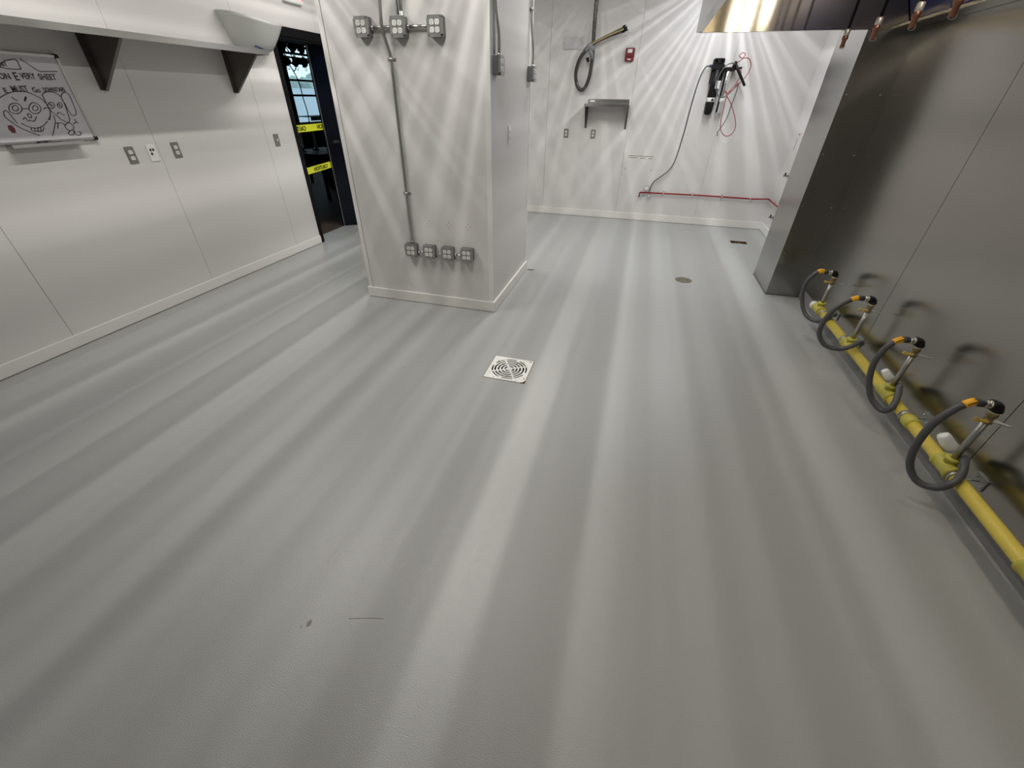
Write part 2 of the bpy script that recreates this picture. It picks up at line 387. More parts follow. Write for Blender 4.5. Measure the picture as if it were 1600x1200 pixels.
# the dining room beyond the doorway
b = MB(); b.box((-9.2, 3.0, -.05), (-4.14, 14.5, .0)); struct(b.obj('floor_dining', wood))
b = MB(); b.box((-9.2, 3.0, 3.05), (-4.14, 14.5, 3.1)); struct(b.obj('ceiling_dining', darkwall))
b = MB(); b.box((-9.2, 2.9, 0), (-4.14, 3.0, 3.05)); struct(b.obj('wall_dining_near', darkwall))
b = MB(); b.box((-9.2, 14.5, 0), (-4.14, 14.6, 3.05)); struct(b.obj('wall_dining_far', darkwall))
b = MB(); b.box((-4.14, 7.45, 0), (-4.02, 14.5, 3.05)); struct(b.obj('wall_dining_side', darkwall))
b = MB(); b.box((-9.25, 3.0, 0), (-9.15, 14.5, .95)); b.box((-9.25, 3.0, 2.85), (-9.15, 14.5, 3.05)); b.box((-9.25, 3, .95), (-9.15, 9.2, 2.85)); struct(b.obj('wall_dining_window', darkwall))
b = MB()
for y in (9.23, 11.10, 12.9, 14.45): b.box((-9.24, y - .045, .95), (-9.16, y + .045, 2.85))
for z in (.97, 1.93, 2.64, 2.83): b.box((-9.235, 9.2, z - .022), (-9.165, 14.5, z + .022))
wn = struct(b.obj('window_1', blackm))
b = MB(); b.box((-9.203, 9.2, .95), (-9.197, 14.5, 2.85)); b.obj('pane', glassm, wn)
b = MB(); b.box((-60, -20, -.4), (-9.3, 60, -.1)); struct(b.obj('ground_outside', paving))

# ================================================================ LIGHTS
housing = mat('lamp_housing', (.75, .75, .74), .5)
lens = mat('lamp_lens', (.8, .8, .8), .5, emit=(1, .97, .92), estr=2.0)
lens.cycles.emission_sampling = 'NONE'
for ri, (x, yy) in enumerate(ROWS):
    for y in yy:
        lab = 'slim white ceiling light in the %s row, %s' % (('left', 'middle', 'right')[ri], 'nearer the camera' if y == yy[0] else 'nearer the rear wall')
        t = thing('ceiling_light', lab, 'ceiling light', (x, y, CEIL_Z), 'kitchen ceiling lights')
        b = MB(); b.prism([(-.12, 0), (.12, 0), (.10, -.05), (-.10, -.05)], 'Y', -.61, .61); b.obj('housing', housing, t)
        b = MB(); b.box((-.06, -.60, -.056), (.06, .60, -.0505)); b.obj('diffuser', lens, t)
        area_lamp('lamp', (0, 0, -.062), .034, 1.2, CEIL_STRENGTH * ROW_GAIN[ri], ROW_COL[ri], ROW_SEED[ri], t)

# ================================================================ HOOD
hood = thing('exhaust_hood', 'long stainless steel exhaust hood above the gas pipes', 'exhaust hood', (1.0, 2.0, 2.05))
H = T0(hood)
b = MB(); b.box((.255, -2.2, 2.05), (.275, 4.515, 2.66)); b.box((.275, -2.2, 2.05), (.30, 4.49, 2.056)); b.obj('front_panel', steelp, hood, H)
b = MB(); b.box((.275, 4.495, 2.048), (1.745, 4.515, 2.66)); b.box((.275, 4.478, 2.048), (1.745, 4.495, 2.053)); b.obj('end_panel', steelh, hood, H)
b = MB(); b.box((.255, -2.2, 2.66), (1.745, 4.515, 2.68)); b.box((.275, -2.2, 2.05), (1.745, -2.18, 2.66)); b.obj('canopy_top', steelh, hood, H)
b = MB(); b.box((1.60, -2.1, 2.052), (1.745, 4.49, 2.058)); b.box((1.66, -2.1, 2.058), (1.664, 4.49, 2.085)); b.obj('grease_trough', steels, hood, H)
y = 4.485
while y > -1.8:
    b = MB(); b.prism([(1.69, 2.075), (1.735, 2.075), (1.44, 2.655), (1.40, 2.655)], 'Y', y - .495, y - .003); b.obj('filter_panel', filmb, hood, H); y -= .498
hl = mat('hood_lamp_glass', (1, .95, .85), .4, emit=(1, .90, .76), estr=HOOD_LAMP_STRENGTH)
for x, y in ((1.05, 2.5), (1.05, 1.2), (1.05, -.3)):
    b = MB(); b.lathe([(.07, 0), (.07, -.02), (.055, -.035)], (x, y, 2.66), 'Z', 24); f = b.obj('lamp_fitting', galv, hood, H)
    b = MB(); b.lathe([(.035, -.035), (.046, -.055), (.046, -.10), (.030, -.125), (.004, -.132)], (x, y, 2.66), 'Z', 10); b.obj('lamp_globe', hl, f)
nz = [3.934, 3.463, 3.024, 2.687]
nl = ['copper fire nozzle hanging in front of the pale edge of the steel pilaster', 'copper fire nozzle just below the hood lip, second from the rear wall',
      'copper fire nozzle hanging beside the corner where the blue film begins', 'copper fire nozzle hanging in front of the blue film, nearest the camera']
n0 = thing('fire_nozzle', nl[0], 'nozzle', (1.15, nz[0], 2.66), 'fire nozzles hanging under the hood')
b = MB(); b.cyl((0, 0, 0), (0, 0, -.70), .0085, 12); b.obj('drop_pipe', blackm, n0)
b = MB(); b.lathe([(.010, -.66), (.013, -.665), (.013, -.695), (.017, -.70), (.017, -.715), (.012, -.72), (.013, -.75), (.011, -.757)], n=16); nb = b.obj('nozzle_body', copper, n0)
b = MB(); b.lathe([(.0135, -.662), (.0165, -.668), (.0165, -.692), (.0135, -.698)], n=16); b.obj('collar', foil, n0)
b = MB(); b.tube([(.012, 0, -.74), (.017, .004, -.758), (.004, .010, -.763), (-.012, .004, -.756)], .0018, 6, 4); b.obj('cap_clip', foil, nb)
for y, l in zip(nz[1:], nl[1:]): dup(n0, (1.15, y, 2.66), l)

# ================================================================ RIGHT WALL: gas pipe, hoses
PX, PZ = 1.652, .180
gp = thing('gas_pipe', 'yellow gas pipe with grey risers running along the foot of the steel wall', 'pipe', (PX, 2.0, PZ)); G = T0(gp)
b = MB(); b.cyl((PX, -1.6, PZ), (PX, 3.80, PZ), .030, 32); b.obj('pipe_run', yellow, gp, G)
RY = [3.77, 3.12, 2.515, 1.895]; RT = [.462, .502, .503, .520]
def tee(y):
    b = MB(); b.lathe([(.030, -.062), (.0395, -.060), (.0395, -.046), (.036, -.043), (.036, .043), (.0395, .046), (.0395, .060), (.030, .062)], (PX, y, PZ), 'Y', 32)
    b.lathe([(.026, 0), (.026, .045), (.030, .047), (.030, .058), (.020, .060)], (PX, y, PZ), 'Z', 28); return b.obj('tee', yellowf, gp, G)
for y in RY + [1.31, .6]: tee(y)
for y in (2.235, .95): b = MB(); b.lathe([(.030, -.03), (.0365, -.028), (.0365, .028), (.030, .03)], (PX, y, PZ), 'Y', 32); b.obj('coupling', yellowf, gp, G)
def hexnut(b, org, r, z0, z1, n=6): b.lathe([(r * .92, z0), (r, z0 + .002), (r, z1 - .002), (r * .92, z1)], org, 'Z', n)
for y, zt in zip(RY, RT):
    b = MB(); b.cyl((PX, y, PZ + .055), (PX, y, zt - .055), .0135, 20); b.obj('riser', galv if y < 2 else conduitm, gp, G)
    b = MB(); hexnut(b, (PX, y, 0), .020, zt - .062, zt - .048); b.cyl((PX, y, zt - .05), (PX, y, zt - .022), .016, 16); hexnut(b, (PX, y, 0), .021, zt - .028, zt - .008); v = b.obj('valve', brass, gp, G)
    b = MB(); b.lathe([(.017, zt - .009), (.0185, zt - .006), (.0185, zt - .001), (.017, zt + .001)], (PX, y, 0), 'Z', 24); b.obj('thread_tape', tefl, v)
    b = MB(); b.prism([(PX - .018, y - .024), (PX + .020, y - .030), (PX + .052, y - .040), (PX + .056, y - .032), (PX + .028, y - .004), (PX - .010, y + .004)], 'Z', zt - .046, zt - .042)
    b.tube([(PX + .050, y - .036, zt - .044), (PX + .064, y - .044, zt - .036)], .0028, 8); b.obj('lever', alum, v)
    b = MB(); b.box((PX - .055, y - .034, zt - .047), (PX - .016, y - .016, zt - .036), .003); b.lathe([(.009, -.005), (.010, 0), (.009, .005)], (PX - .058, y - .022, zt - .040), 'Y', 14); b.obj('lever_stop', amber if False else mat('yellow_stop', (.60, .42, .08), .5) if 'yellow_stop' not in MATS else MATS['yellow_stop'], v)
for y in (3.66, 3.204, 2.291, 1.825, .8):
    b = MB(); b.box((1.743, y - .035, .150), (1.7495, y + .035, .212), .001); wb = b.obj('wall_bracket', galv, gp, G)
    b = MB(); b.cyl((1.746, y, .181), (1.683, y, .181), .0035, 10); b.lathe([(.0335, -.012), (.0335, .012)], (PX, y, PZ), 'Y', 28); b.obj('clamp_rod', galv, wb)
    for dy in (-.024, .024): b = MB(); b.lathe([(.003, -.005), (.006, -.004), (.006, 0)], (1.743, y + dy, .181 + dy * .5), 'X', 6); b.obj('bolt', alum, wb)
# white wrapped stubs
for (y, z, s) in ((2.66, .235, .9), (2.03, .245, 1.15), (1.375, .235, 1.0)):
    b = MB(); b.lathe([(.006, -.002), (.019 * s, 0), (.023 * s, .010), (.026 * s, .045 * s), (.031 * s, .066 * s), (.029 * s, .069 * s), (.022 * s, .066 * s)], (0, 0, 0), 'Z', 14)
    for v in b.b.verts: v.co += Vector((random.uniform(-1, 1), random.uniform(-1, 1), random.uniform(-1, 1))) * .0010
    bmesh.ops.transform(b.b, matrix=Matrix.Translation((PX + .012, y + .012, z + .018)) @ Vector((.62, -.35, -.70)).to_track_quat('Z', 'Y').to_matrix().to_4x4(), verts=b.b.verts); b.obj('wrapped_stub', whitep, gp, G)
b = MB(); b.lathe([(.020, 0), (.030, .01), (.033, .035), (.028, .055), (.012, .062)], (PX - .006, 3.84, PZ - .008), 'Y', 20); b.obj('end_wrap', whitep, gp, G)
# grey looped hoses
HP = [
 [(1.528, 3.768, .492), (1.482, 3.765, .429), (1.468, 3.757, .36), (1.477, 3.75, .290), (1.505, 3.71, .200), (1.545, 3.65, .147), (1.592, 3.58, .148), (1.618, 3.51, .205), (1.648, 3.52, .236), (1.690, 3.58, .222), (1.712, 3.62, .20)],
 [(1.541, 3.12, .525), (1.465, 3.11, .465), (1.423, 3.10, .368), (1.418, 3.08, .267), (1.468, 3.05, .198), (1.542, 3.02, .190), (1.602, 3.005, .224), (1.658, 3.04, .250), (1.700, 3.08, .222)],
 [(1.550, 2.512, .530), (1.506, 2.50, .492), (1.482, 2.49, .389), (1.500, 2.47, .272), (1.538, 2.435, .180), (1.582, 2.374, .145), (1.605, 2.352, .184), (1.638, 2.412, .232), (1.660, 2.475, .258), (1.695, 2.53, .235)],
 [(1.550, 1.893, .549), (1.504, 1.885, .503), (1.464, 1.875, .409), (1.456, 1.86, .283), (1.480, 1.842, .180), (1.524, 1.805, .128), (1.572, 1.768, .146), (1.605, 1.762, .197), (1.638, 1.797, .229), (1.658, 1.850, .262), (1.700, 1.91, .238)]]
HL = ['grey rubber gas hose looped at the pilaster end of the yellow pipe', 'grey rubber gas hose with a wide loop, second from the pilaster',
      'grey rubber gas hose looping round the yellow pipe, third from the pilaster', 'grey rubber gas hose with the largest loop and printed yellow sleeve, nearest the camera']
for y, zt, pts, l in zip(RY, RT, HP, HL):
    t = thing('gas_hose', l, 'hose', (PX, y, zt), 'looped grey gas hoses'); Hm = T0(t)
    ze = zt + .026
    b = MB(); b.tube([(1.580, y, ze + .003)] + pts, .0158, 16, 8); b.obj('hose_tube', hosem, t, Hm)
    b = MB(); b.tube([(PX, y, zt + .001), (PX, y, zt + .010), (PX - .004, y, zt + .022), (PX - .014, y, ze + .003), (PX - .026, y, ze + .004)], .0205, 20, 4)
    b.lathe([(.0225, zt + .001), (.0235, zt + .004), (.0235, zt + .012), (.021, zt + .014)], (PX, y, 0), 'Z', 24); b.lathe([(.021, 0), (.0235, .002), (.0235, .009), (.0225, .012)], (PX - .034, y, ze + .004), 'X', 24); e = b.obj('elbow', matblack, t, Hm)
    b = MB(); b.lathe([(.0175, 0), (.0175, .005)], (PX - .039, y, ze + .004), 'X', 20); b.obj('thread_tape', tefl, e)
    b = MB(); b.lathe([(.017, 0), (.0185, .002), (.0185, .018), (.017, .020)], (PX - .058, y, ze + .004), 'X', 6); b.obj('hex_coupling', chrome, t, Hm)
    b = MB(); b.lathe([(.0168, 0), (.0175, .004), (.0175, .024), (.016, .027)], (PX - .084, y, ze + .004), 'X', 24); b.obj('ferrule', ferr, t, Hm)
    sp = cr_spline([(1.580, y, ze + .003)] + pts, 8)
    # sleeve follows the first bend of the hose
    acc = [0]
    for a, c in zip(sp, sp[1:]): acc.append(acc[-1] + (c - a).length)
    seg = [p for p, d in zip(sp, acc) if .018 < d < .066]
    b = MB(); b.tube(seg, .0172, 18); sl = b.obj('sleeve', amber, t, Hm)
    if y == RY[3] or y == RY[2]:
        b = MB()
        for q in seg[1:-1]: b.box((q.x - .003, q.y - .0175, q.z + .004), (q.x + .002, q.y - .0165, q.z + .010)); b.box((q.x - .003, q.y - .006, q.z + .0165), (q.x + .002, q.y + .0, q.z + .0177))
        b.obj('print_marks', slot, sl)

# ================================================================ square floor drain, round cover, small bits on the floor
t = thing('floor_drain', 'square white painted floor drain grate with concentric slots in the middle of the floor', 'floor drain', (-.668, 2.389, 0)); b = MB()
h = .1475; zz = (-.002, .0025)
n = 48; R = .128
# outer plate: square with a round hole, in 4 quadrants
def sq(a):
    c, s = math.cos(a), math.sin(a); k = h / max(abs(c), abs(s)); return (c * k, s * k)
for q in range(4):
    A = [q * PI / 2 + PI / 4 + k * (PI / 2) / 12 for k in range(13)]
    b.prism([sq(a) for a in A] + [(R * math.cos(a), R * math.sin(a)) for a in reversed(A)], 'Z', *zz)
for r0, r1 in ((.108, .118), (.084, .096), (.060, .072), (.036, .048)):
    for q in range(4): b.arc((0, 0), r0, r1, q * PI / 2, (q + 1) * PI / 2, *zz, 14)
b.lathe([(.024, zz[0]), (.024, zz[1])], (0, 0, 0), 'Z', 24)
for q in range(4):
    a = q * PI / 2 + .5; d = Vector((math.cos(a), math.sin(a))); p = Vector((-d.y, d.x)) * .006
    b.prism([tuple(d * .02 - p), tuple(d * .131 - p), tuple(d * .131 + p), tuple(d * .02 + p)], 'Z', zz[0], zz[1] - .0002)
for q in range(4):
    a = q * PI / 2 + .5 + PI / 4; d = Vector((math.cos(a), math.sin(a))); p = Vector((-d.y, d.x)) * .014
    b.prism([tuple(d * .112 - p), tuple(d * .131 - p), tuple(d * .131 + p), tuple(d * .112 + p)], 'Z', zz[0], zz[1] - .0002)
b.obj('grate', grate, t)
b = MB(); b.prism([(.125, .1515), (.1515, .1515), (.1515, .100), (.147, .108), (.147, .147), (.125, .149)], 'Z', -.002, .0018); b.obj('rusty_corner', rust, t)
b = MB(); b.prism([(.118, -.151), (.151, -.151), (.151, -.118), (.143, -.121), (.138, -.138), (.118, -.147)], 'Z', -.002, .003); b.obj('rusty_corner', rust, t)
b = MB()
for s_ in (-1, 1):
    b.box((s_ * .1495 - .002, -.1515, -.01), (s_ * .1495 + .002, .1515, .0008)); b.box((-.1515, s_ * .1495 - .002, -.01), (.1515, s_ * .1495 + .002, .0008))
b.obj('frame', bronze, t)
t = thing('drain_cover', 'round bronze-brown cleanout cover set flush in the floor', 'drain cover', (.66, 4.66, 0))
b = MB(); b.lathe([(.086, 0), (.086, .002), (.083, .003)], n=48); b.obj('cover_plate', bronze, t)
for dx in (-.04, .04): b = MB(); b.lathe([(.008, .003), (.008, .0036)], (dx, 0, 0), n=12); b.obj('screw', slot, t)
b = MB(); b.box((-1.045, 4.45, 0), (-1.01, 4.485, .003)); b.box((-1.005, 4.448, 0), (-.985, 4.462, .004)); b.tube([(-1.012, 4.462, .004), (-.99, 4.475, .006), (-.965, 4.468, .004)], .003, 8, 3)
tag(b.obj('metal_clip', galvd), 'small bent metal clip lying on the floor by the rear corner of the column', 'clip')

# ================================================================ ELECTRICAL FITTINGS
def socket_face(b, bs, x, z, y, w=.0145, hh=.0155):
    poly = []
    for k in range(24):
        a = 2 * PI * k / 24; px, pz = w * math.cos(a) * 1.12, hh * math.sin(a) * 1.0
        poly.append((x + max(-w, min(w, px)), z + max(-hh * .86, min(hh * .86, pz))))
    b.prism(poly, 'Y', y, y + .004)
    for dx, zz_ in ((-.0055, .0035), (.0055, .0035)): bs.box((x + dx - .0013, y - .0006, z + zz_ - .0042), (x + dx + .0013, y + .001, z + zz_ + .0042))
    bs.lathe([(.0026, -.001), (.0026, .0006)], (x, y, z - .0065), 'Y', 10)
def quad_box(loc, rot, label, group):
    t = thing('outlet_box', label, 'outlet', loc, group, rot)
    s = .053
    b = MB(); b.box((-s, -.044, -s), (s, 0, s), .004)
    b.lathe([(.008, 0), (.008, .0012)], (s - .001, -.02, .01), 'X', 12); b.lathe([(.010, 0), (.010, .0012)], (s - .001, -.022, -.022), 'X', 12); b.obj('box_body', galvd, t)
    c = .016; q = .055
    b = MB(); b.prism([(-q + c, -q), (q - c, -q), (q - c, -q + c * .9), (q, -q + c), (q, q - c), (q - c, q - c * .9), (q - c, q), (-q + c, q), (-q + c, q - c * .9), (-q, q - c), (-q, -q + c), (-q + c, -q + c * .9)], 'Y', -.058, -.044)
    b.box((-q, -.0455, -q), (q, -.0435, q)); cv = b.obj('cover_plate', coverm, t)
    for dx in (-.019, .019):
        for dz in (-.0195, .0195):
            b = MB(); bs = MB(); socket_face(b, bs, dx, dz, -.0615, .0145, .0165); so = b.obj('socket', sock, t); bs.obj('slots', slot, so)
    for dx in (-.047, .047):
        for dz in (-.047, .047): b = MB(); b.lathe([(.0045, 0), (.0045, .003), (.002, .004)], (dx, -.0455, dz), 'Y', 10); b.obj('screw', chrome, t)
    return t
YC = 3.28
qb = quad_box((-1.965, YC, 1.985), 0, 'grey four-outlet box at top left of the column front', 'four-outlet boxes on the column')
dup(qb, (-1.695, YC, 1.980), 'grey four-outlet box at the middle of the top row, below a second conduit')
dup(qb, (-1.428, YC, 1.980), 'grey four-outlet box at top right of the column front')
for x, z, l in ((-1.807, .503, 'grey four-outlet box at the foot of the long conduit'), (-1.637, .503, 'grey four-outlet box in the low row, second from the left'),
                (-1.466, .503, 'grey four-outlet box in the low row, third from the left'), (-1.290, .508, 'grey four-outlet box in the low row, nearest the column corner')): dup(qb, (x, YC, z), l)
dup(qb, (-1.075, 3.385, 1.785), 'grey four-outlet box on the column side, below the twin conduits', rot=PI / 2)
dup(qb, (-1.075, 4.375, 1.778), 'grey four-outlet box on the column side, near its rear corner', rot=PI / 2)

def strap(b, x, y, z, r=.012):   # one-hole strap round a vertical conduit standing on the column front
    b.lathe([(r + .003, -.009), (r + .003, .009)], (x, y, z), 'Z', 20); b.box((x - .032, y + r - .003, z - .008), (x + .032, y + r + .002, z + .008), .001)
# the long conduit down the column front, bowed over the horizontal link
YW = YC - .014
t = thing('conduit', 'long grey conduit running down the column front to the low outlet boxes', 'conduit', (-1.80, YC, 1.0)); K = T0(t)
pts = [(-1.782, YW - .045, CEIL_Z), (-1.784, YW - .045, 2.30), (-1.800, YW - .045, 2.10), (-1.808, YW - .045, 1.98), (-1.800, YW - .025, 1.90), (-1.792, YW, 1.82), (-1.793, YW, 1.70), (-1.800, YW, 1.2), (-1.805, YW, .80), (-1.805, YW, .572)]
b = MB(); b.tube(pts, .0118, 16, 6); b.obj('tube', conduitm, t, K)
b = MB(); strap(b, -1.793, YW, 1.815); b.obj('strap', galv, t, K)
b = MB(); strap(b, -1.803, YW, .955); b.obj('strap', galv, t, K)
b = MB(); b.lathe([(.015, 0), (.015, .012), (.012, .014)], (-1.805, YW - .006, .558), 'Z', 12); b.obj('connector', galv, t, K)
t = thing('conduit', 'short grey conduit dropping from above into the middle top outlet box', 'conduit', (-1.665, YC, 2.5)); K = T0(t)
b = MB(); b.tube([(-1.672, YW - .006, CEIL_Z), (-1.672, YW - .006, 2.056)], .0118, 16); b.tube([(-1.700, YW - .002, CEIL_Z), (-1.700, YW - .002, 2.046)], .006, 12); b.obj('tube', conduitm, t, K)
b = MB(); b.lathe([(.013, .03), (.016, .026), (.016, .010), (.018, .008), (.018, 0)], (-1.672, YW - .006, 2.033), 'Z', 12); b.obj('connector', galv, t, K)
def link(x0, x1, z, label, r=.0105):
    t = thing('conduit_link', label, 'conduit', ((x0 + x1) / 2, YC, z), 'horizontal conduit links between outlet boxes'); K = T0(t); y = YC - .020
    b = MB(); b.cyl((x0, y, z), (x1, y, z), r, 16); b.obj('tube', conduitm, t, K)
    for xa, xb in ((x0, x0 + .016), (x1 - .016, x1)):
        b = MB(); b.cyl((xa, y, z), (xb, y, z), r + .004, 10); b.obj('connector', chrome, t, K)
link(-1.911, -1.749, 1.983, 'horizontal conduit link passing behind the long conduit, top row'); link(-1.641, -1.482, 1.983, 'horizontal conduit link between the middle and right top outlet boxes')
for a, c, z, l in ((-1.753, -1.691, .487, 'short shiny link between the first and second low outlet boxes'), (-1.583, -1.520, .487, 'short shiny link between the second and third low outlet boxes'), (-1.412, -1.344, .490, 'short shiny link between the third and last low outlet boxes')): link(a, c, z, l, .008)
XR = -1.075
for y, zt, twin, l in ((3.385, 1.842, 1, 'twin grey conduits rising up the right side of the column near its front corner'), (4.375, 1.835, 0, 'single grey conduit rising up the right side of the column near its rear corner')):
    t = thing('conduit', l, 'conduit', (XR, y, 2.4)); K = T0(t)
    b = MB(); b.tube([(XR + .014, y - .01, CEIL_Z), (XR + .014, y - .01, 2.25), (XR + .016, y - .006, 2.10), (XR + .030, y + .008, 1.95), (XR + .030, y + .008, zt)], .0105, 14, 5)
    if twin: b.tube([(XR + .012, y - .045, CEIL_Z), (XR + .012, y - .040, zt)], .008, 12)
    b.obj('tube', conduitm, t, K)
    b = MB(); b.lathe([(.013, -.008), (.013, .008)], (XR + .014, y - .01, 2.20), 'Z', 16); b.box((XR, y - .05, 2.192), (XR + .003, y + .03, 2.208)); b.obj('strap', galv, t, K)
    b = MB(); b.lathe([(.014, 0), (.014, .012)], (XR + .030, y + .008, zt - .002), 'Z', 12); b.obj('connector', chrome, t, K)

def plate(loc, rot, label, group, pm, kind='duplex', w=.035, hgt=.0585, cat='outlet', nm='wall_outlet'):
    t = thing(nm, label, cat, loc, group, rot)
    b = MB(); b.box((-w, -.0055, -hgt), (w, 0, hgt), .0018); b.obj('faceplate', pm, t)
    if kind == 'duplex':
        for dz in (-.0205, .0205):
            b = MB(); bs = MB(); socket_face(b, bs, 0, dz, -.009, .0155, .0160); so = b.obj('socket', sock, t); bs.obj('slots', slot, so)
        b = MB(); b.lathe([(.003, 0), (.002, .0015)], (0, -.0055, 0), 'Y', 8); b.obj('screw', chrome, t)
    elif kind == 'data':
        for dx, dz in ((-.0115, .022), (.0115, .022), (-.0115, -.006)):
            b = MB(); b.box((dx - .0075, -.0068, dz - .009), (dx + .0075, -.005, dz + .009)); b.obj('port', slot, t)
    elif kind == 'switch':
        b = MB(); b.box((-.006, -.010, -.013), (.006, -.005, .013)); b.box((-.004, -.022, .000), (.004, -.009, .010), .001); b.obj('toggle', sock, t)
    return t
XL = -3.91; HR = PI / 2
G1 = 'plates on the left wall'
plate((XL, 2.752, 1.193), HR, 'dark grey outlet plate just left of the white data plate', G1, platem)
plate((XL, 2.928, 1.194), HR, 'white data plate with three black ports on the left wall', G1, whitep, 'data', .037, .061, 'data plate', 'data_plate')
plate((XL, 3.143, 1.197), HR, 'dark grey outlet plate just right of the white data plate', G1, platem)
plate((XL, 4.345, 1.192), HR, 'dark grey light switch plate beside the black doorway', G1, platem, 'switch', .036, .058, 'light switch', 'light_switch')
plate((-1.178, 7.31, 1.176), 0, 'grey outlet plate with two sockets on the rear wall, left of the small shelf bracket', 'rear wall plates', platem)
plate((-.768, 7.31, 1.177), 0, 'shiny outlet plate directly below the small rear wall shelf', 'rear wall plates', steels)
plate((-1.075, 3.765, 1.357), HR, 'thin white outlet plate on the right side of the column', None, whitep, 'duplex', .037, .062)

# ================================================================ LEFT WALL
sh = thing('wall_shelf', 'long stainless steel wall shelf above the whiteboard', 'shelf', (-3.71, 2.6, 1.94)); K = T0(sh)
b = MB(); b.box((-3.91, .9, 1.936), (-3.512, 4.10, 1.942)); b.box((-3.515, .9, 1.903), (-3.51, 4.10, 1.942), .001); b.box((-3.905, 4.095, 1.903), (-3.512, 4.10, 1.942)); b.box((-3.91, .9, 1.942), (-3.905, 3.92, 1.975)); b.obj('shelf_top', steels, sh, K)
for y in (1.57, 2.78, 3.99):
    b = MB(); b.prism([(-3.908, 1.936), (-3.535, 1.936), (-3.535, 1.915), (-3.885, 1.612), (-3.908, 1.612)], 'Y', y, y + .003)
    b.box((-3.909, y - .035, 1.612), (-3.905, y + .003, 1.936)); b.prism([(-3.535, 1.915), (-3.885, 1.612), (-3.885, 1.608), (-3.533, 1.911)], 'Y', y - .02, y + .003); b.obj('bracket', darksteel, sh, K)
b = MB(); b.tube([(-3.905, 4.05, 1.935), (-3.88, 4.12, 1.86), (-3.89, 4.16, 1.80), (-3.90, 4.15, 1.85)], .002, 6, 4); b.obj('wire_end', matblack, sh, K)

# scoop-shaped fly light standing on the wall above the end of the shelf
fl = thing('fly_light', 'frosted scoop-shaped fly light on the left wall above the shelf end', 'insect light', (-3.75, 4.36, 1.96)); K = T0(fl)
def scoop(off=0.0):
    V = []; nu, nv = 28, 10
    for j in range(nv + 1):
        t_ = j / nv; row = []
        for i in range(nu + 1):
            a = PI * i / nu
            hw = (.19 + .155 * t_ ** .8) - off; dp = (.13 + .15 * t_ ** .7) - off
            yc = 4.345 + .02 * t_
            zt = 1.957 + .265 * t_ - (.040 * math.sin(a) ** 2 * t_) - .02 * t_ * (1 - math.cos(a)) / 2 + (.035 * (1 - t_) ** 3) * (0)
            x = -3.91 + dp * math.sin(a) ** .75; y = yc - hw * math.cos(a)
            row.append((x, y, zt))
        V.append(row)
    return V
b = MB(); A = scoop(0); Bq = scoop(.006)
va = [[b.b.verts.new(p) for p in row] for row in A]; vb = [[b.b.verts.new(p) for p in row] for row in Bq]
for j in range(len(va) - 1):
    for i in range(len(va[0]) - 1):
        b.b.faces.new((va[j][i], va[j][i + 1], va[j + 1][i + 1], va[j + 1][i])).smooth = True; b.b.faces.new((vb[j][i], vb[j + 1][i], vb[j + 1][i + 1], vb[j][i + 1])).smooth = True
for i in range(len(va[0]) - 1):
    b.b.faces.new((va[-1][i], va[-1][i + 1], vb[-1][i + 1], vb[-1][i])); b.b.faces.new((va[0][i], vb[0][i], vb[0][i + 1], va[0][i + 1]))
b.obj('scoop_cover', frost, fl, K)
b = MB(); b.prism([(4.17, 1.955), (4.53, 1.955), (4.66, 2.19), (4.04, 2.19)], 'X', -3.909, -3.90); b.obj('back_plate', whitep, fl, K)
b = MB()
rows = []
for j in range(6):
    t_ = j / 5; rows.append([b.b.verts.new((-3.905 + (.125 - .03 * t_) * math.sin(PI * i / 14) ** .8, 4.30 - (.165 - .03 * t_) * math.cos(PI * i / 14) - .0, 1.958 + .075 * t_)) for i in range(15)])
for a, c in zip(rows, rows[1:]):
    for i in range(14): b.b.faces.new((a[i], a[i + 1], c[i + 1], c[i])).smooth = True
b.b.faces.new(rows[-1]); b.b.faces.new(rows[0][::-1]); b.obj('glue_tray', alum, fl, K)
# small blue lettering on the cover front
Xd = Vector((-.01, .984, -.18)).normalized(); Nd = Vector((.62, -.12, -.78)); Nd = (Nd - Xd * Nd.dot(Xd)).normalized(); Yd = Nd.cross(Xd)
tM = frameM(Vector((-3.763, 4.225, 1.985)) + Nd * .004 - Yd * .004, Xd, Yd)
text('ECOLAB', .026, 'lettering', bluep, T0(fl) @ tM, fl, .0012, bold=.0006)

# whiteboard
wb = thing('whiteboard', 'white marker board covered in black doodles and writing on the left wall', 'whiteboard', (-3.90, 2.1, 1.32)); K = T0(wb)
b = MB(); b.box((-3.910, 1.64, 1.330), (-3.892, 2.54, 1.788)); b.obj('writing_surface', board, wb, K)
b = MB(); b.box((-3.910, 1.62, 1.318), (-3.886, 2.552, 1.332), .002); b.box((-3.910, 1.62, 1.786), (-3.886, 2.552, 1.800), .002); b.box((-3.910, 1.62, 1.33), (-3.886, 1.634, 1.79)); b.box((-3.910, 2.538, 1.33), (-3.886, 2.552, 1.79)); b.obj('frame', alum, wb, K)
for z in (1.325, 1.793):
    for y in (1.627, 2.545): b = MB(); b.box((-3.911, y - .014, z - .013), (-3.883, y + .014, z + .013), .004); b.obj('corner_cap', matblack, wb, K)
b = MB(); b.box((-3.909, 2.02, 1.300), (-3.850, 2.43, 1.305)); b.box((-3.853, 2.02, 1.300), (-3.848, 2.43, 1.318)); b.box((-3.909, 2.02, 1.300), (-3.905, 2.43, 1.320)); b.obj('tray', trayg, wb, K)
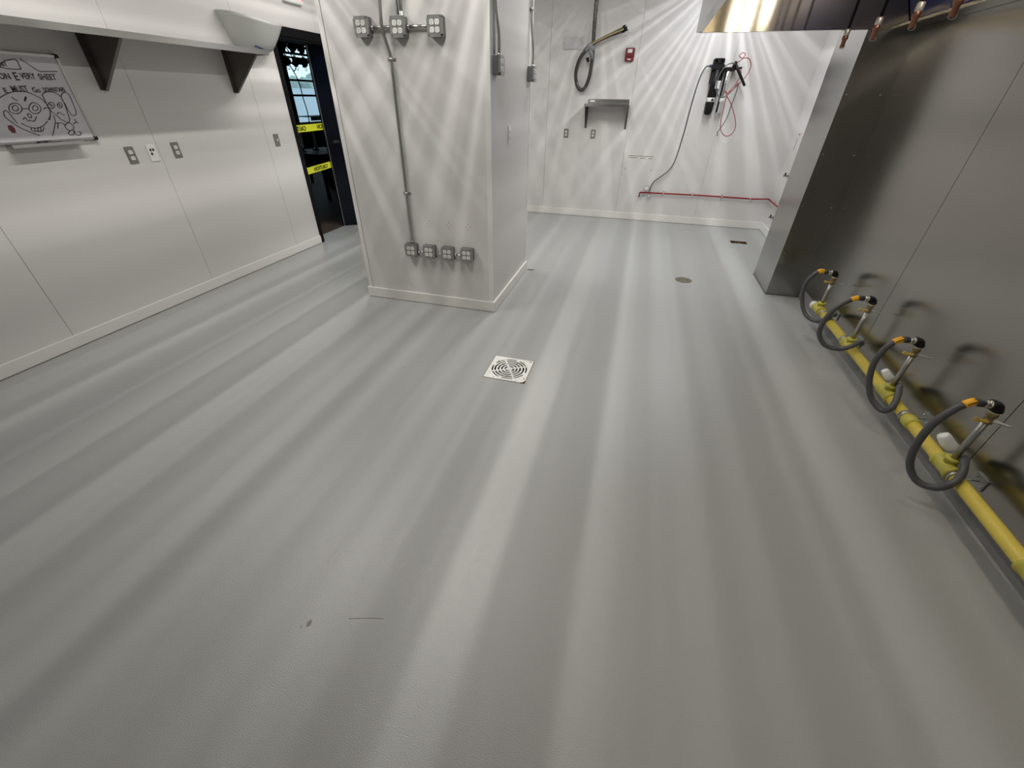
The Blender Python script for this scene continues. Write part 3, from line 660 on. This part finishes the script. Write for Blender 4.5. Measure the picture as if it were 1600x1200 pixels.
for y0, l, g in ((2.215, 'thick black marker on the whiteboard tray, the left one', .011), (2.285, 'slim black marker on the whiteboard tray, the right one', .008)):
    t = thing('marker', l, 'marker', (-3.878, y0, 1.305 + g), 'markers on the whiteboard tray')
    b = MB(); b.lathe([(g * .7, -.035), (g, -.03), (g, .03), (g * .8, .035)], (0, 0, 0), 'Y', 14); b.obj('barrel', matblack, t)
    b = MB(); b.lathe([(g * 1.1, .012), (g * 1.1, .040), (g * .7, .044)], (0, 0, 0), 'Y', 14); b.obj('cap', ferr, t)
BX = -3.8905
b = MB()
STR = [[(2.216,1.736),(2.224,1.734),(2.242,1.749),(2.271,1.757),(2.303,1.764),(2.313,1.76),(2.314,1.739),(2.313,1.715)],[(2.206,1.719),(2.233,1.715),(2.265,1.712),(2.312,1.714)],[(2.337,1.768),(2.356,1.751),(2.376,1.732),(2.393,1.716),(2.418,1.704)],[(2.42,1.707),(2.465,1.709),(2.51,1.711)],[(2.12,1.564),(2.158,1.581),(2.199,1.594),(2.237,1.599),(2.275,1.595),(2.3,1.585),(2.323,1.57),(2.342,1.554),(2.349,1.528),(2.351,1.501),(2.339,1.469),(2.319,1.442)],[(2.184,1.571),(2.189,1.559),(2.204,1.549)],[(2.257,1.572),(2.241,1.554),(2.24,1.546),(2.26,1.569)],[(2.138,1.514),(2.153,1.529),(2.175,1.536),(2.193,1.534),(2.205,1.524),(2.2,1.503),(2.183,1.488),(2.159,1.481),(2.139,1.486),(2.132,1.499),(2.138,1.514)],[(2.153,1.511),(2.17,1.524),(2.183,1.521),(2.183,1.506),(2.167,1.496),(2.154,1.499),(2.153,1.511)],[(2.244,1.516),(2.26,1.531),(2.28,1.539),(2.298,1.533),(2.306,1.518),(2.301,1.499),(2.282,1.484),(2.258,1.479),(2.241,1.487),(2.238,1.5),(2.244,1.516)],[(2.261,1.513),(2.277,1.523),(2.288,1.52),(2.289,1.507),(2.276,1.497),(2.26,1.497),(2.261,1.513)],[(2.202,1.507),(2.22,1.506),(2.239,1.507)],[(2.212,1.472),(2.221,1.48),(2.23,1.477),(2.231,1.464),(2.216,1.456),(2.212,1.472)],[(2.177,1.449),(2.19,1.46),(2.196,1.452),(2.198,1.441),(2.212,1.443),(2.222,1.438),(2.235,1.442),(2.257,1.463)],[(2.155,1.429),(2.168,1.421),(2.183,1.41),(2.205,1.402),(2.237,1.402),(2.267,1.412),(2.287,1.424),(2.305,1.437)],[(2.195,1.404),(2.189,1.388),(2.215,1.382),(2.248,1.383),(2.265,1.404)],[(2.213,1.402),(2.205,1.385)],[(2.231,1.401),(2.221,1.383)],[(2.247,1.402),(2.237,1.383)],[(2.135,1.43),(2.129,1.459),(2.123,1.484),(2.113,1.499),(2.098,1.49),(2.093,1.465),(2.106,1.444),(2.126,1.417),(2.161,1.389),(2.218,1.358)],[(2.318,1.502),(2.335,1.511),(2.349,1.507),(2.348,1.485),(2.325,1.453),(2.312,1.445)],[(2.079,1.422),(2.1,1.424),(2.108,1.403),(2.1,1.379),(2.079,1.378),(2.074,1.399),(2.079,1.422)],[(2.348,1.575),(2.367,1.591),(2.399,1.599),(2.43,1.594),(2.454,1.576),(2.457,1.549),(2.453,1.511),(2.447,1.478),(2.441,1.444),(2.423,1.422)],[(2.353,1.575),(2.353,1.554),(2.349,1.528),(2.354,1.496),(2.373,1.468),(2.392,1.44),(2.423,1.422)],[(2.353,1.525),(2.369,1.538),(2.387,1.541),(2.394,1.528),(2.382,1.512),(2.362,1.506),(2.352,1.515),(2.353,1.525)],[(2.366,1.528),(2.375,1.53),(2.377,1.522),(2.366,1.518)],[(2.409,1.525),(2.424,1.537),(2.439,1.537),(2.437,1.522),(2.424,1.51),(2.41,1.511),(2.409,1.525)],[(2.418,1.526),(2.426,1.527),(2.425,1.521),(2.417,1.519)],[(2.462,1.581),(2.487,1.595),(2.508,1.59),(2.512,1.565),(2.509,1.527),(2.504,1.488),(2.489,1.466),(2.466,1.469),(2.459,1.5),(2.459,1.533),(2.454,1.554),(2.462,1.581)],[(2.381,1.474),(2.398,1.484),(2.41,1.473),(2.424,1.467)],[(2.391,1.407),(2.41,1.42),(2.433,1.419),(2.441,1.399),(2.429,1.382),(2.405,1.378),(2.391,1.39),(2.391,1.407)],[(2.45,1.416),(2.474,1.426),(2.481,1.417)],[(2.474,1.426),(2.471,1.443)],[(2.394,1.412),(2.377,1.424),(2.342,1.422)],[(2.359,1.422),(2.34,1.392)],[(2.408,1.377),(2.387,1.361),(2.397,1.352),(2.419,1.354),(2.429,1.376)],[(2.432,1.376),(2.433,1.35),(2.457,1.349),(2.47,1.363),(2.455,1.369)],[(2.356,1.469),(2.349,1.436),(2.32,1.393),(2.289,1.355)]]
for i, s_ in enumerate(STR):
    if i in (21,): continue
    b.tube([(BX, p[0], p[1]) for p in s_], .0021, 5, 3)
b.obj('doodles', ink, wb, K)
b = MB(); b.prism([(2.079, 1.420), (2.1, 1.422), (2.108, 1.403), (2.1, 1.379), (2.083, 1.380), (2.074, 1.399)], 'X', -3.8915, BX); b.obj('red_blob', inkr, wb, K)
def bt(s_, y, z, size, up=0, sx=1):
    text(s_, size, 'handwriting', ink, K @ frameM((BX, y, z), (0, math.cos(up), math.sin(up)), (0, -math.sin(up), math.cos(up))), wb, .0003, sx=sx, bold=.0009)
bt('ON', 2.175, 1.660, .042, .02, .9); bt('E', 2.252, 1.656, .058, .02, .85); bt('VERY', 2.288, 1.664, .044, .02, .78); bt('SHEET', 2.385, 1.663, .044, .02, .82)
bt('E', 2.160, 1.590, .036); bt('MUST', 2.203, 1.594, .046, .03, .75); bt('Go', 2.312, 1.594, .038, .02, .9); bt('DOWNSTAIRS', 2.372, 1.597, .034, .03, .60)
bt('OST', 2.200, 1.722, .028, .1)

# exit sign
ex = thing('exit_sign', 'white exit sign with red letters on the left wall above the doorway', 'exit sign', (-3.89, 5.1, 2.41)); K = T0(ex)
b = MB(); b.box((-3.91, 4.955, 2.412), (-3.868, 5.245, 2.605), .004); b.obj('sign_body', whitep, ex, K)
text('EXIT', .175, 'letters', exitred, K @ frameM((-3.8665, 4.982, 2.446), (0, 1, 0), (0, 0, 1)), ex, .0008, sx=.80)

# caution tape across the doorway (seen from its back, so its words read mirrored)
def tape(z0, z1, wy, label):
    t = thing('caution_tape', label, 'tape', (-4.15, 5.1, z0), 'caution tapes across the doorway'); K = T0(t)
    b = MB(); n_ = 24; y0, y1 = 4.50, 5.78; V = []
    for k in range(n_ + 1):
        u = k / n_; y = y0 + (y1 - y0) * u; z = z0 + (z1 - z0) * u - .006 * math.sin(PI * u); x = -4.150 + .002 * math.sin(u * 9)
        V.append((b.b.verts.new((x, y, z - .038)), b.b.verts.new((x, y, z + .038))))
    W_ = [(b.b.verts.new(a.co + Vector((-.0006, 0, 0))), b.b.verts.new(c.co + Vector((-.0006, 0, 0)))) for a, c in V]
    for k in range(n_):
        b.b.faces.new((V[k][0], V[k + 1][0], V[k + 1][1], V[k][1])); b.b.faces.new((W_[k][0], W_[k][1], W_[k + 1][1], W_[k + 1][0]))
        b.b.faces.new((V[k][0], W_[k][0], W_[k + 1][0], V[k + 1][0])); b.b.faces.new((V[k][1], V[k + 1][1], W_[k + 1][1], W_[k][1]))
    b.obj('strip', tapey, t, K)
    for y in wy:
        u = (y - y0) / (y1 - y0); z = z0 + (z1 - z0) * u - .006 * math.sin(PI * u)
        text('CAUTION', .066, 'words', slot, K @ frameM((-4.1462, y, z - .022), (0, -1, -(z1 - z0) / 1.28), (0, 0, 1)), t, .0004, sx=.95, bold=.001)
tape(1.262, 1.272, (5.16, 5.66), 'yellow caution tape across the doorway, the upper strip')
tape(.775, .835, (5.42,), 'yellow caution tape across the doorway, the lower strip')

# ================================================================ REAR WALL
YB = 7.31
t = thing('wall_shelf', 'small stainless steel wall shelf on two brackets on the rear wall', 'shelf', (-.60, YB, 1.54)); K = T0(t)
b = MB(); b.box((-.905, 7.02, 1.552), (-.295, YB, 1.558)); b.box((-.905, 7.015, 1.524), (-.295, 7.022, 1.558), .001); b.box((-.887, 7.300, 1.558), (-.300, 7.308, 1.612), .001); b.obj('shelf_top', steels, t, K)
for x in (-.900, -.318):
    b = MB(); b.prism([(7.308, 1.552), (7.05, 1.552), (7.05, 1.538), (7.285, 1.252), (7.308, 1.252)], 'X', x, x + .003); b.box((x, 7.304, 1.252), (x + .026, 7.309, 1.552)); b.obj('bracket', darksteel, t, K)
b = MB(); b.box((-.86, 7.299, 1.578), (-.79, 7.3005, 1.598)); b.obj('small_label', labelw, t, K)
t = thing('blank_plate', 'pale rectangular blank cover plate on the rear wall left of the hanging cable', 'cover plate', (-1.17, YB, 2.245))
b = MB(); b.box((-.140, -.012, -.070), (.140, 0, .070), .002); b.obj('back_box', galv, t)
b = MB(); b.box((-.134, -.016, -.064), (.134, -.011, .064), .001); b.obj('cover', mat('pale_cover', (.50, .50, .50), .4), t)
for dx in (-.127, .127): b = MB(); b.lathe([(.005, 0), (.004, .002)], (dx, -.016, -.004), 'Y', 10); b.obj('screw', slot, t)
t = thing('fire_alarm', 'red fire alarm pull station on the rear wall above the small shelf', 'fire alarm', (-.385, YB, 2.112))
b = MB(); b.box((-.060, -.045, -.072), (.060, 0, .072), .006); b.obj('housing', redalarm, t)
b = MB(); b.box((-.030, -.047, .018), (.030, -.044, .058)); b.obj('white_panel', labelw, t)
b = MB(); b.box((-.045, -.056, -.022), (.045, -.044, .004), .003); b.obj('pull_bar', redalarm, t)
b = MB(); b.box((-.022, -.047, -.058), (.022, -.044, -.046)); b.obj('white_label', labelw, t)

# looped flexible cable from the ceiling, its stripped wires fanning out
YL = 7.235
def P(x, z, y=YL): return (x, y, z)
t = thing('flexible_cable', 'thick grey armoured cable hanging in a loop on the rear wall', 'cable', (-.89, YL, 2.2)); K = T0(t)
pts = [P(-.895, CEIL_Z), P(-.90, 2.70), P(-.898, 2.45), P(-.888, 2.25), P(-.882, 2.12), P(-.885, 1.98), P(-.900, 1.86), P(-.935, 1.76), P(-.985, 1.715), P(-1.040, 1.74, 7.24), P(-1.080, 1.82, 7.24), P(-1.092, 1.92, 7.23), P(-1.070, 2.02, 7.22), P(-1.025, 2.10, 7.20), P(-.965, 2.165, 7.185), P(-.935, 2.190, 7.18)]
rad = .0245
b = MB(); b.tube(pts, rad, 16, 8); b.obj('armoured_sheath', mat('cable_sheath', (.075, .073, .068), .16, .4, bump=.8, bscale=30, bdist=.004), t, K)
b = MB(); b.tube([P(-.985, 2.15, 7.185), P(-.93, 2.195, 7.18), P(-.895, 2.225, 7.178)], [.030, .034, .027], 16); b.tube([P(-.93, 2.19, 7.19), P(-.895, 2.12, 7.20), P(-.882, 2.06, 7.215)], [.030, .026, .022], 14, 0)
b.tube([P(-.905, 2.21, 7.19), P(-.885, 2.15, 7.21)], [.035, .032], 14); b.obj('end_fitting', mat('grey_fitting', (.22, .225, .24), .4), t, K)
b = MB(); b.tube([P(-.945, 2.075, 7.19), P(-.925, 2.03, 7.19)], [.022, .020], 12); b.obj('dark_plug', matblack, t, K)
cols = [wirek, wiret, wireb, wiret, wireg, wiret, wireb, wirek, wiret, wireb]
for k, m_ in enumerate(cols):
    a = k / len(cols) * 2 * PI; ro = .014 if k else 0; dz = ro * math.sin(a); dy = ro * math.cos(a)
    e = P(-.50 + random.uniform(-.03, .02), 2.365 + dz * 2.0 + random.uniform(-.006, .006), 7.20 + dy * 1.6)
    p0 = P(-.905, 2.215 + dz, 7.178 + dy); mid = P(-.70, 2.300 + dz * 1.3, 7.185 + dy)
    b = MB(); b.tube([p0, mid, e], .0062, 8, 6); w_ = b.obj('wire', m_, t, K)
    d_ = (Vector(e) - Vector(mid)).normalized(); b = MB(); b.tube([Vector(e), Vector(e) + d_ * .03, Vector(e) + d_ * .045], [.0085, .0085, .002], 8); b.obj('wire_cap', matblack, w_)

# water filters and tubing
t = thing('water_filter', 'tall black water filter canister on the rear wall below the hood', 'water filter', (.76, YB, 1.45)); K = T0(t)
b = MB(); b.lathe([(.012, 0), (.040, .006), (.050, .03), (.054, .12), (.054, .30), (.058, .31), (.058, .50)], (.775, 7.235, 1.45), 'Z', 28); b.obj('canister', matblack, t, K)
b = MB(); b.box((.690, 7.18, 1.945), (.850, 7.309, 2.0), .008); b.box((.700, 7.20, 2.0), (.835, 7.309, 2.065), .01); b.box((.705, 7.26, 1.80), (.86, 7.309, 1.96)); hd = b.obj('head', matblack, t, K)
for x in (.735, .80): b = MB(); b.lathe([(.014, 0), (.014, .004)], (x, 7.20, 2.035), 'Y', 14); b.obj('port_ring', ferr, hd)
b = MB(); b.lathe([(.0545, 1.60), (.0552, 1.601), (.0552, 1.645), (.0545, 1.646)], (.775, 7.235, 0), 'Z', 28); b.obj('white_band', labelw, t, K)
b = MB(); b.lathe([(.0045, 0), (.0160, .0), (.0160, .0014)], (.79, 7.1795, 1.622), 'Y', 16); b.obj('dark_mark', slot, t, K)
b = MB(); b.box((.785, 7.176, 1.745), (.84, 7.1785, 1.83)); b.obj('paper_label', labelw, t, K)
t = thing('water_filter', 'slim shiny steel filter canister beside the black one on the rear wall', 'water filter', (.91, YB, 1.48)); K = T0(t)
b = MB(); b.lathe([(.030, 1.475), (.036, 1.48), (.036, 1.93), (.034, 1.935)], (.912, 7.235, 0), 'Z', 28); b.obj('canister', chrome, t, K)
b = MB(); b.box((.872, 7.200, 1.48), (.8805, 7.245, 1.90)); b.obj('dark_edge', matblack, t, K)
b = MB(); b.box((.86, 7.19, 1.932), (.985, 7.309, 1.972), .006); b.cyl((.95, 7.20, 1.97), (.97, 7.20, 2.03), .018, 12); b.cyl((.98, 7.22, 1.955), (1.06, 7.22, 1.965), .012, 10); b.obj('head', matblack, t, K)
b = MB(); b.lathe([(.0365, 1.60), (.037, 1.601), (.037, 1.64), (.0365, 1.641)], (.912, 7.235, 0), 'Z', 28); b.obj('white_band', labelw, t, K)
b = MB(); b.tube([(.965, 7.18, 2.00), (1.02, 7.17, 1.93), (1.14, 7.16, 1.775)], [.018, .017, .015], 12, 0); tag(b.obj('nozzle_wand', matblack), 'black wand leaning out to the right of the steel filter', 'wand')
b = MB(); b.tube([(.945, 7.19, 1.965), (.99, 7.17, 2.02), (1.03, 7.17, 2.055), (1.05, 7.18, 2.10), (1.015, 7.19, 2.115), (.985, 7.18, 2.085), (1.02, 7.165, 2.06), (1.10, 7.16, 2.055), (1.15, 7.16, 1.98), (1.12, 7.16, 1.87), (1.04, 7.155, 1.77), (.96, 7.155, 1.70), (.925, 7.15, 1.72), (.96, 7.15, 1.66), (1.03, 7.15, 1.58), (1.12, 7.16, 1.44), (1.165, 7.16, 1.32), (1.14, 7.165, 1.235), (1.07, 7.17, 1.215), (1.00, 7.17, 1.27), (.965, 7.17, 1.38), (.955, 7.165, 1.55), (.965, 7.16, 1.70), (1.03, 7.165, 1.80), (1.06, 7.18, 1.90), (1.04, 7.20, 1.96)], .0048, 8, 8)
tag(b.obj('red_tube', redt), 'thin red tubing hanging in loops from the steel filter', 'tubing')
b = MB(); b.tube([(.99, 7.20, 1.96), (.93, 7.17, 2.01), (.85, 7.15, 1.98), (.80, 7.15, 1.88), (.80, 7.15, 1.75), (.85, 7.15, 1.665), (.93, 7.15, 1.655), (1.00, 7.155, 1.72), (1.05, 7.16, 1.80), (1.06, 7.165, 1.72), (1.04, 7.17, 1.55), (1.03, 7.18, 1.42), (.99, 7.20, 1.31), (.965, 7.21, 1.26), (.968, 7.21, 1.208)], .0062, 8, 8)
tag(b.obj('grey_tube', greyt), 'dark grey tubing looping in front of both filters and hanging to a cut end', 'tubing')
b = MB(); b.tube([(.70, 7.24, 1.985), (.655, 7.24, 1.985), (.62, 7.25, 1.975), (.585, 7.25, 1.90), (.565, 7.25, 1.78), (.545, 7.25, 1.55), (.53, 7.25, 1.28), (.505, 7.25, 1.02), (.475, 7.25, .85), (.42, 7.255, .74), (.33, 7.26, .655), (.245, 7.27, .58), (.21, 7.275, .50), (.205, 7.275, .425)], .0085, 10, 8)
tag(b.obj('supply_hose', greyt), 'long dark grey hose running from the black filter down to the red pipe', 'hose')
b = MB(); b.cyl((.66, 7.24, 1.985), (.70, 7.24, 1.985), .016, 12); tag(b.obj('hose_connector', mat('blue_grey', (.03, .04, .07), .4)), 'dark connector joining the grey hose to the black filter', 'connector')
# red pipe low on the rear wall
t = thing('red_pipe', 'thin dark red pipe running low along the rear wall and round the corner', 'pipe', (1.0, YB, .43)); K = T0(t)
b = MB(); b.tube([(.063, 7.27, .355), (.063, 7.27, .405), (.072, 7.27, .418), (.10, 7.27, .42)], .0105, 12, 4); b.tube([(.07, 7.27, .42), (.9, 7.27, .430), (1.70, 7.27, .425), (1.895, 7.27, .436), (1.905, 7.26, .436)], .011, 12); b.tube([(1.900, 7.268, .436), (1.90, 6.80, .436), (1.90, 5.12, .436)], .011, 12); b.obj('pipe_run', redp, t, K)
for x in (.42, .84, 1.26, 1.66): b = MB(); b.lathe([(.0145, -.006), (.0145, .006)], (x, 7.27, .427), 'X', 16); b.box((x - .006, 7.282, .395), (x + .006, 7.31, .462)); b.obj('clip', chrome, t, K)
b = MB(); b.box((1.91, 6.98, .41), (1.94, 6.992, .465)); b.obj('clip', chrome, t, K)
b = MB(); b.lathe([(.026, 0), (.026, .006), (.012, .010)], (.063, 7.301, .352), 'Y', 20); b.lathe([(.026, 0), (.020, .012), (.010, .02)], (.205, 7.30, .372), 'Y', 20); b.lathe([(.016, 0), (.022, .03)], (.205, 7.275, .350), 'Z', 14); b.obj('flange', chrome, t, K)
b = MB(); b.lathe([(.031, 0), (.034, .004), (.034, .022), (.030, .025)], (.150, 7.262, .49), 'Y', 24); b.cyl((.150, 7.27, .458), (.150, 7.27, .43), .008, 10); gg = b.obj('gauge', chrome, t, K)
b = MB(); b.lathe([(.027, 0), (.027, .002)], (.150, 7.2365, .49), 'Y', 24); b.obj('gauge_dial', labelw, gg)
# taps and stickers on the right far wall
for y, z, l in ((6.905, .795, 'small black-knobbed tap on the white wall by the pilaster, the upper one'), (6.90, .262, 'small dark tap low on the white wall beside the pilaster')):
    t = thing('wall_tap', l, 'tap', (1.94, y, z), 'taps on the far right wall'); K = T0(t)
    b = MB(); b.cyl((1.94, y, z), (1.885, y, z - .004), .009, 12); b.cyl((1.93, y, z), (1.93, y - .07, z), .008, 12); b.lathe([(.016, 0), (.016, .003)], (1.936, y, z), 'X', 14); b.obj('tap_body', galvd, t, K)
    b = MB(); b.cyl((1.905, y, z + .005), (1.905, y, z + .035), .010, 12); b.obj('knob', matblack, t, K)
b = MB(); b.box((1.9385, 7.005, 1.257), (1.9405, 7.045, 1.277)); tag(b.obj('sticker', orange), 'tiny red sticker on the white wall beside the pilaster', 'sticker')
b = MB()
for k in range(9): b.box((1.9385, 7.035 + (k % 2) * .006, 1.085 + k * .0145), (1.9402, 7.055 + (k % 3) * .004, 1.094 + k * .0145))
tag(b.obj('printed_label', slot), 'small black vertical print on the white wall below the red sticker', 'label')

# ================================================================ DINING ROOM THINGS
t = thing('high_table', 'black high table beyond the doorway carrying bright metal stands', 'table', (-5.85, 7.45, 0)); K = T0(t)
b = MB(); b.box((-6.25, 7.0, .715), (-5.45, 8.15, .75), .004); b.obj('tabletop', blackm, t, K)
for x in (-6.2, -5.5):
    for y in (7.05, 8.1): b = MB(); b.box((x - .025, y - .025, 0), (x + .025, y + .025, .715)); b.obj('leg', blackm, t, K)
for k, (x, y) in enumerate(((-6.0, 7.26), (-6.0, 7.62))):
    l = ('bright metal stand on the black high table, the left one', 'bright metal stand on the black high table, the right one')[k]
    t = thing('metal_stand', l, 'stand', (x, y, .75), 'metal stands on the high table')
    b = MB(); b.lathe([(.06, 0), (.055, .015), (.026, .03), (.022, .06)], n=20); b.obj('foot', chrome, t)
    b = MB(); b.lathe([(.022, .06), (.026, .15), (.020, .24), (.028, .32), (.028, .38)], n=20); b.obj('stem', mat('painted_bright_chrome_' + str(k), (.85, .9, .92), .3), t)  # stem colour set near white in place of light falling on chrome
t = thing('shelf_rack', 'black metal rack beyond the doorway with shelves against the windows', 'rack', (-6.8, 8.6, 0)); K = T0(t)
for x, y in ((-7.0, 8.04), (-7.0, 9.42), (-6.6, 9.42)): b = MB(); b.box((x - .018, y - .018, 0), (x + .018, y + .018, 2.55)); b.obj('post', blackm, t, K)
b = MB(); b.box((-6.60, 8.87, 0), (-6.57, 8.90, 1.98)); b.obj('post', blackm, t, K)
b = MB(); b.box((-7.02, 8.50, 0), (-6.98, 8.54, 2.66)); b.obj('post', blackm, t, K)
for z in (1.10, 1.60, 2.28, 2.50): b = MB(); b.box((-7.02, 8.02, z - .018), (-6.98, 9.44, z + .018)); b.obj('rail', blackm, t, K)
b = MB(); b.box((-7.02, 8.4, 1.24), (-6.58, 9.44, 1.25)); b.box((-6.585, 8.4, 1.18), (-6.58, 9.44, 1.25)); b.obj('pale_shelf', pale, t, K)
t = thing('monitor', 'small black screen standing on the rack beyond the doorway', 'screen', (-6.99, 8.12, 1.618)); b = MB(); b.box((-.02, -.16, .02), (.02, .13, .20), .004); b.obj('screen', blackm, t); b = MB(); b.box((-.05, -.06, 0), (.05, .04, .006)); b.box((-.006, -.02, 0), (.006, .0, .03)); b.obj('stand', blackm, t)
k = 0
for z in (2.28, 2.50):
    for y in (8.33, 8.59, 8.85, 9.11):
        l = 'dark fixture with cords on the %s rail beyond the doorway, %s' % ('lower' if z < 2.3 else 'upper', ('first from the left', 'second from the left', 'third from the left', 'rightmost')[(8.33, 8.59, 8.85, 9.11).index(y)])
        t = thing('hanging_fixture', l, 'hanging fixture', (-7.0, y, z - .018), 'dark fixtures hanging beyond the doorway')
        b = MB(); b.ico((0, 0, -.10), .085, 2, .38, (.9, 1.05, .8)); b.box((-.05, -.09, -.06), (.05, .09, -.035)); b.box((-.03, -.03, -.19), (.03, .02, -.10)); b.cyl((0, 0, -.05), (0, 0, -.005), .012, 8); b.obj('body', blackm, t)
        b = MB(); b.tube([(0, -.05, -.13), (.02, -.03, -.22), (.02, .02, -.24), (0, .05, -.12)], .005, 6, 5); b.tube([(0, .02, -.13), (-.02, .06, -.19), (0, .08, -.10)], .004, 6, 5); b.obj('cord', matblack, t)
b = MB(); b.tube([(-5.6, 6.9, 2.25), (-5.6, 7.02, 2.12), (-5.6, 7.08, 2.0), (-5.6, 7.0, 1.92), (-5.6, 6.93, 2.0), (-5.6, 7.05, 1.8), (-5.7, 7.2, 1.55), (-5.8, 7.35, 1.3), (-5.9, 7.4, .76)], .008, 6, 6); tag(b.obj('loose_cable', matblack), 'loose black cable curling in front of the windows beyond the doorway', 'cable')
t = thing('equipment_crate', 'dark crate of equipment on the dining room floor below the tapes', 'crate', (-6.1, 8.5, 0)); b = MB(); b.box((-.25, -.3, 0), (.25, .3, .42), .01); b.obj('crate_body', matblack, t)
b = MB(); b.tube([(.255, -.2, .1), (.29, -.1, .3), (.28, .1, .35), (.26, .2, .15)], .012, 8, 6); b.obj('tangled_cord', chrome, t)
# outside
def tree(x, y, h, r, lab):
    t = thing('tree', lab, 'tree', (x, y, -.1), 'trees outside the dining room windows')
    b = MB(); b.cyl((0, 0, 0), (0, 0, h * .6), .16, 10, .08); b.obj('trunk', trunkm, t)
    b = MB()
    for k in range(14): b.ico((random.uniform(-r, r) * .6, random.uniform(-r, r) * .7, h * .62 + random.uniform(-.4, .5) * h * .35), r * random.uniform(.3, .5), 2, .25)
    b.obj('crown', leafm, t)
tree(-26, 31.5, 3.2, 1.7, 'grey-green tree outside the windows, the left one'); tree(-25, 35.5, 3.5, 1.9, 'grey-green tree outside the windows, the right one'); tree(-30, 27, 3.4, 1.8, 'grey-green tree outside, hidden behind the window post')
t = thing('parked_van', 'pale van parked outside the dining room windows', 'van', (-15.2, 21.0, -.1), rot=.25)
b = MB(); b.prism([(-2.6, .35), (2.6, .35), (2.6, .95), (1.9, 1.15), (1.3, 1.95), (-2.6, 1.95)], 'X', -.95, .95); b.obj('body', pale, t)
for y in (-1.7, 1.6):
    b = MB(); b.cyl((-.98, y, .35), (.98, y, .35), .35, 20); b.obj('wheel', matblack, t)
b = MB(); b.box((.94, -.9, 1.25), (.965, .9, 1.75)); b.obj('side_window', mat('van_glass', (.10, .13, .16), .1), t)
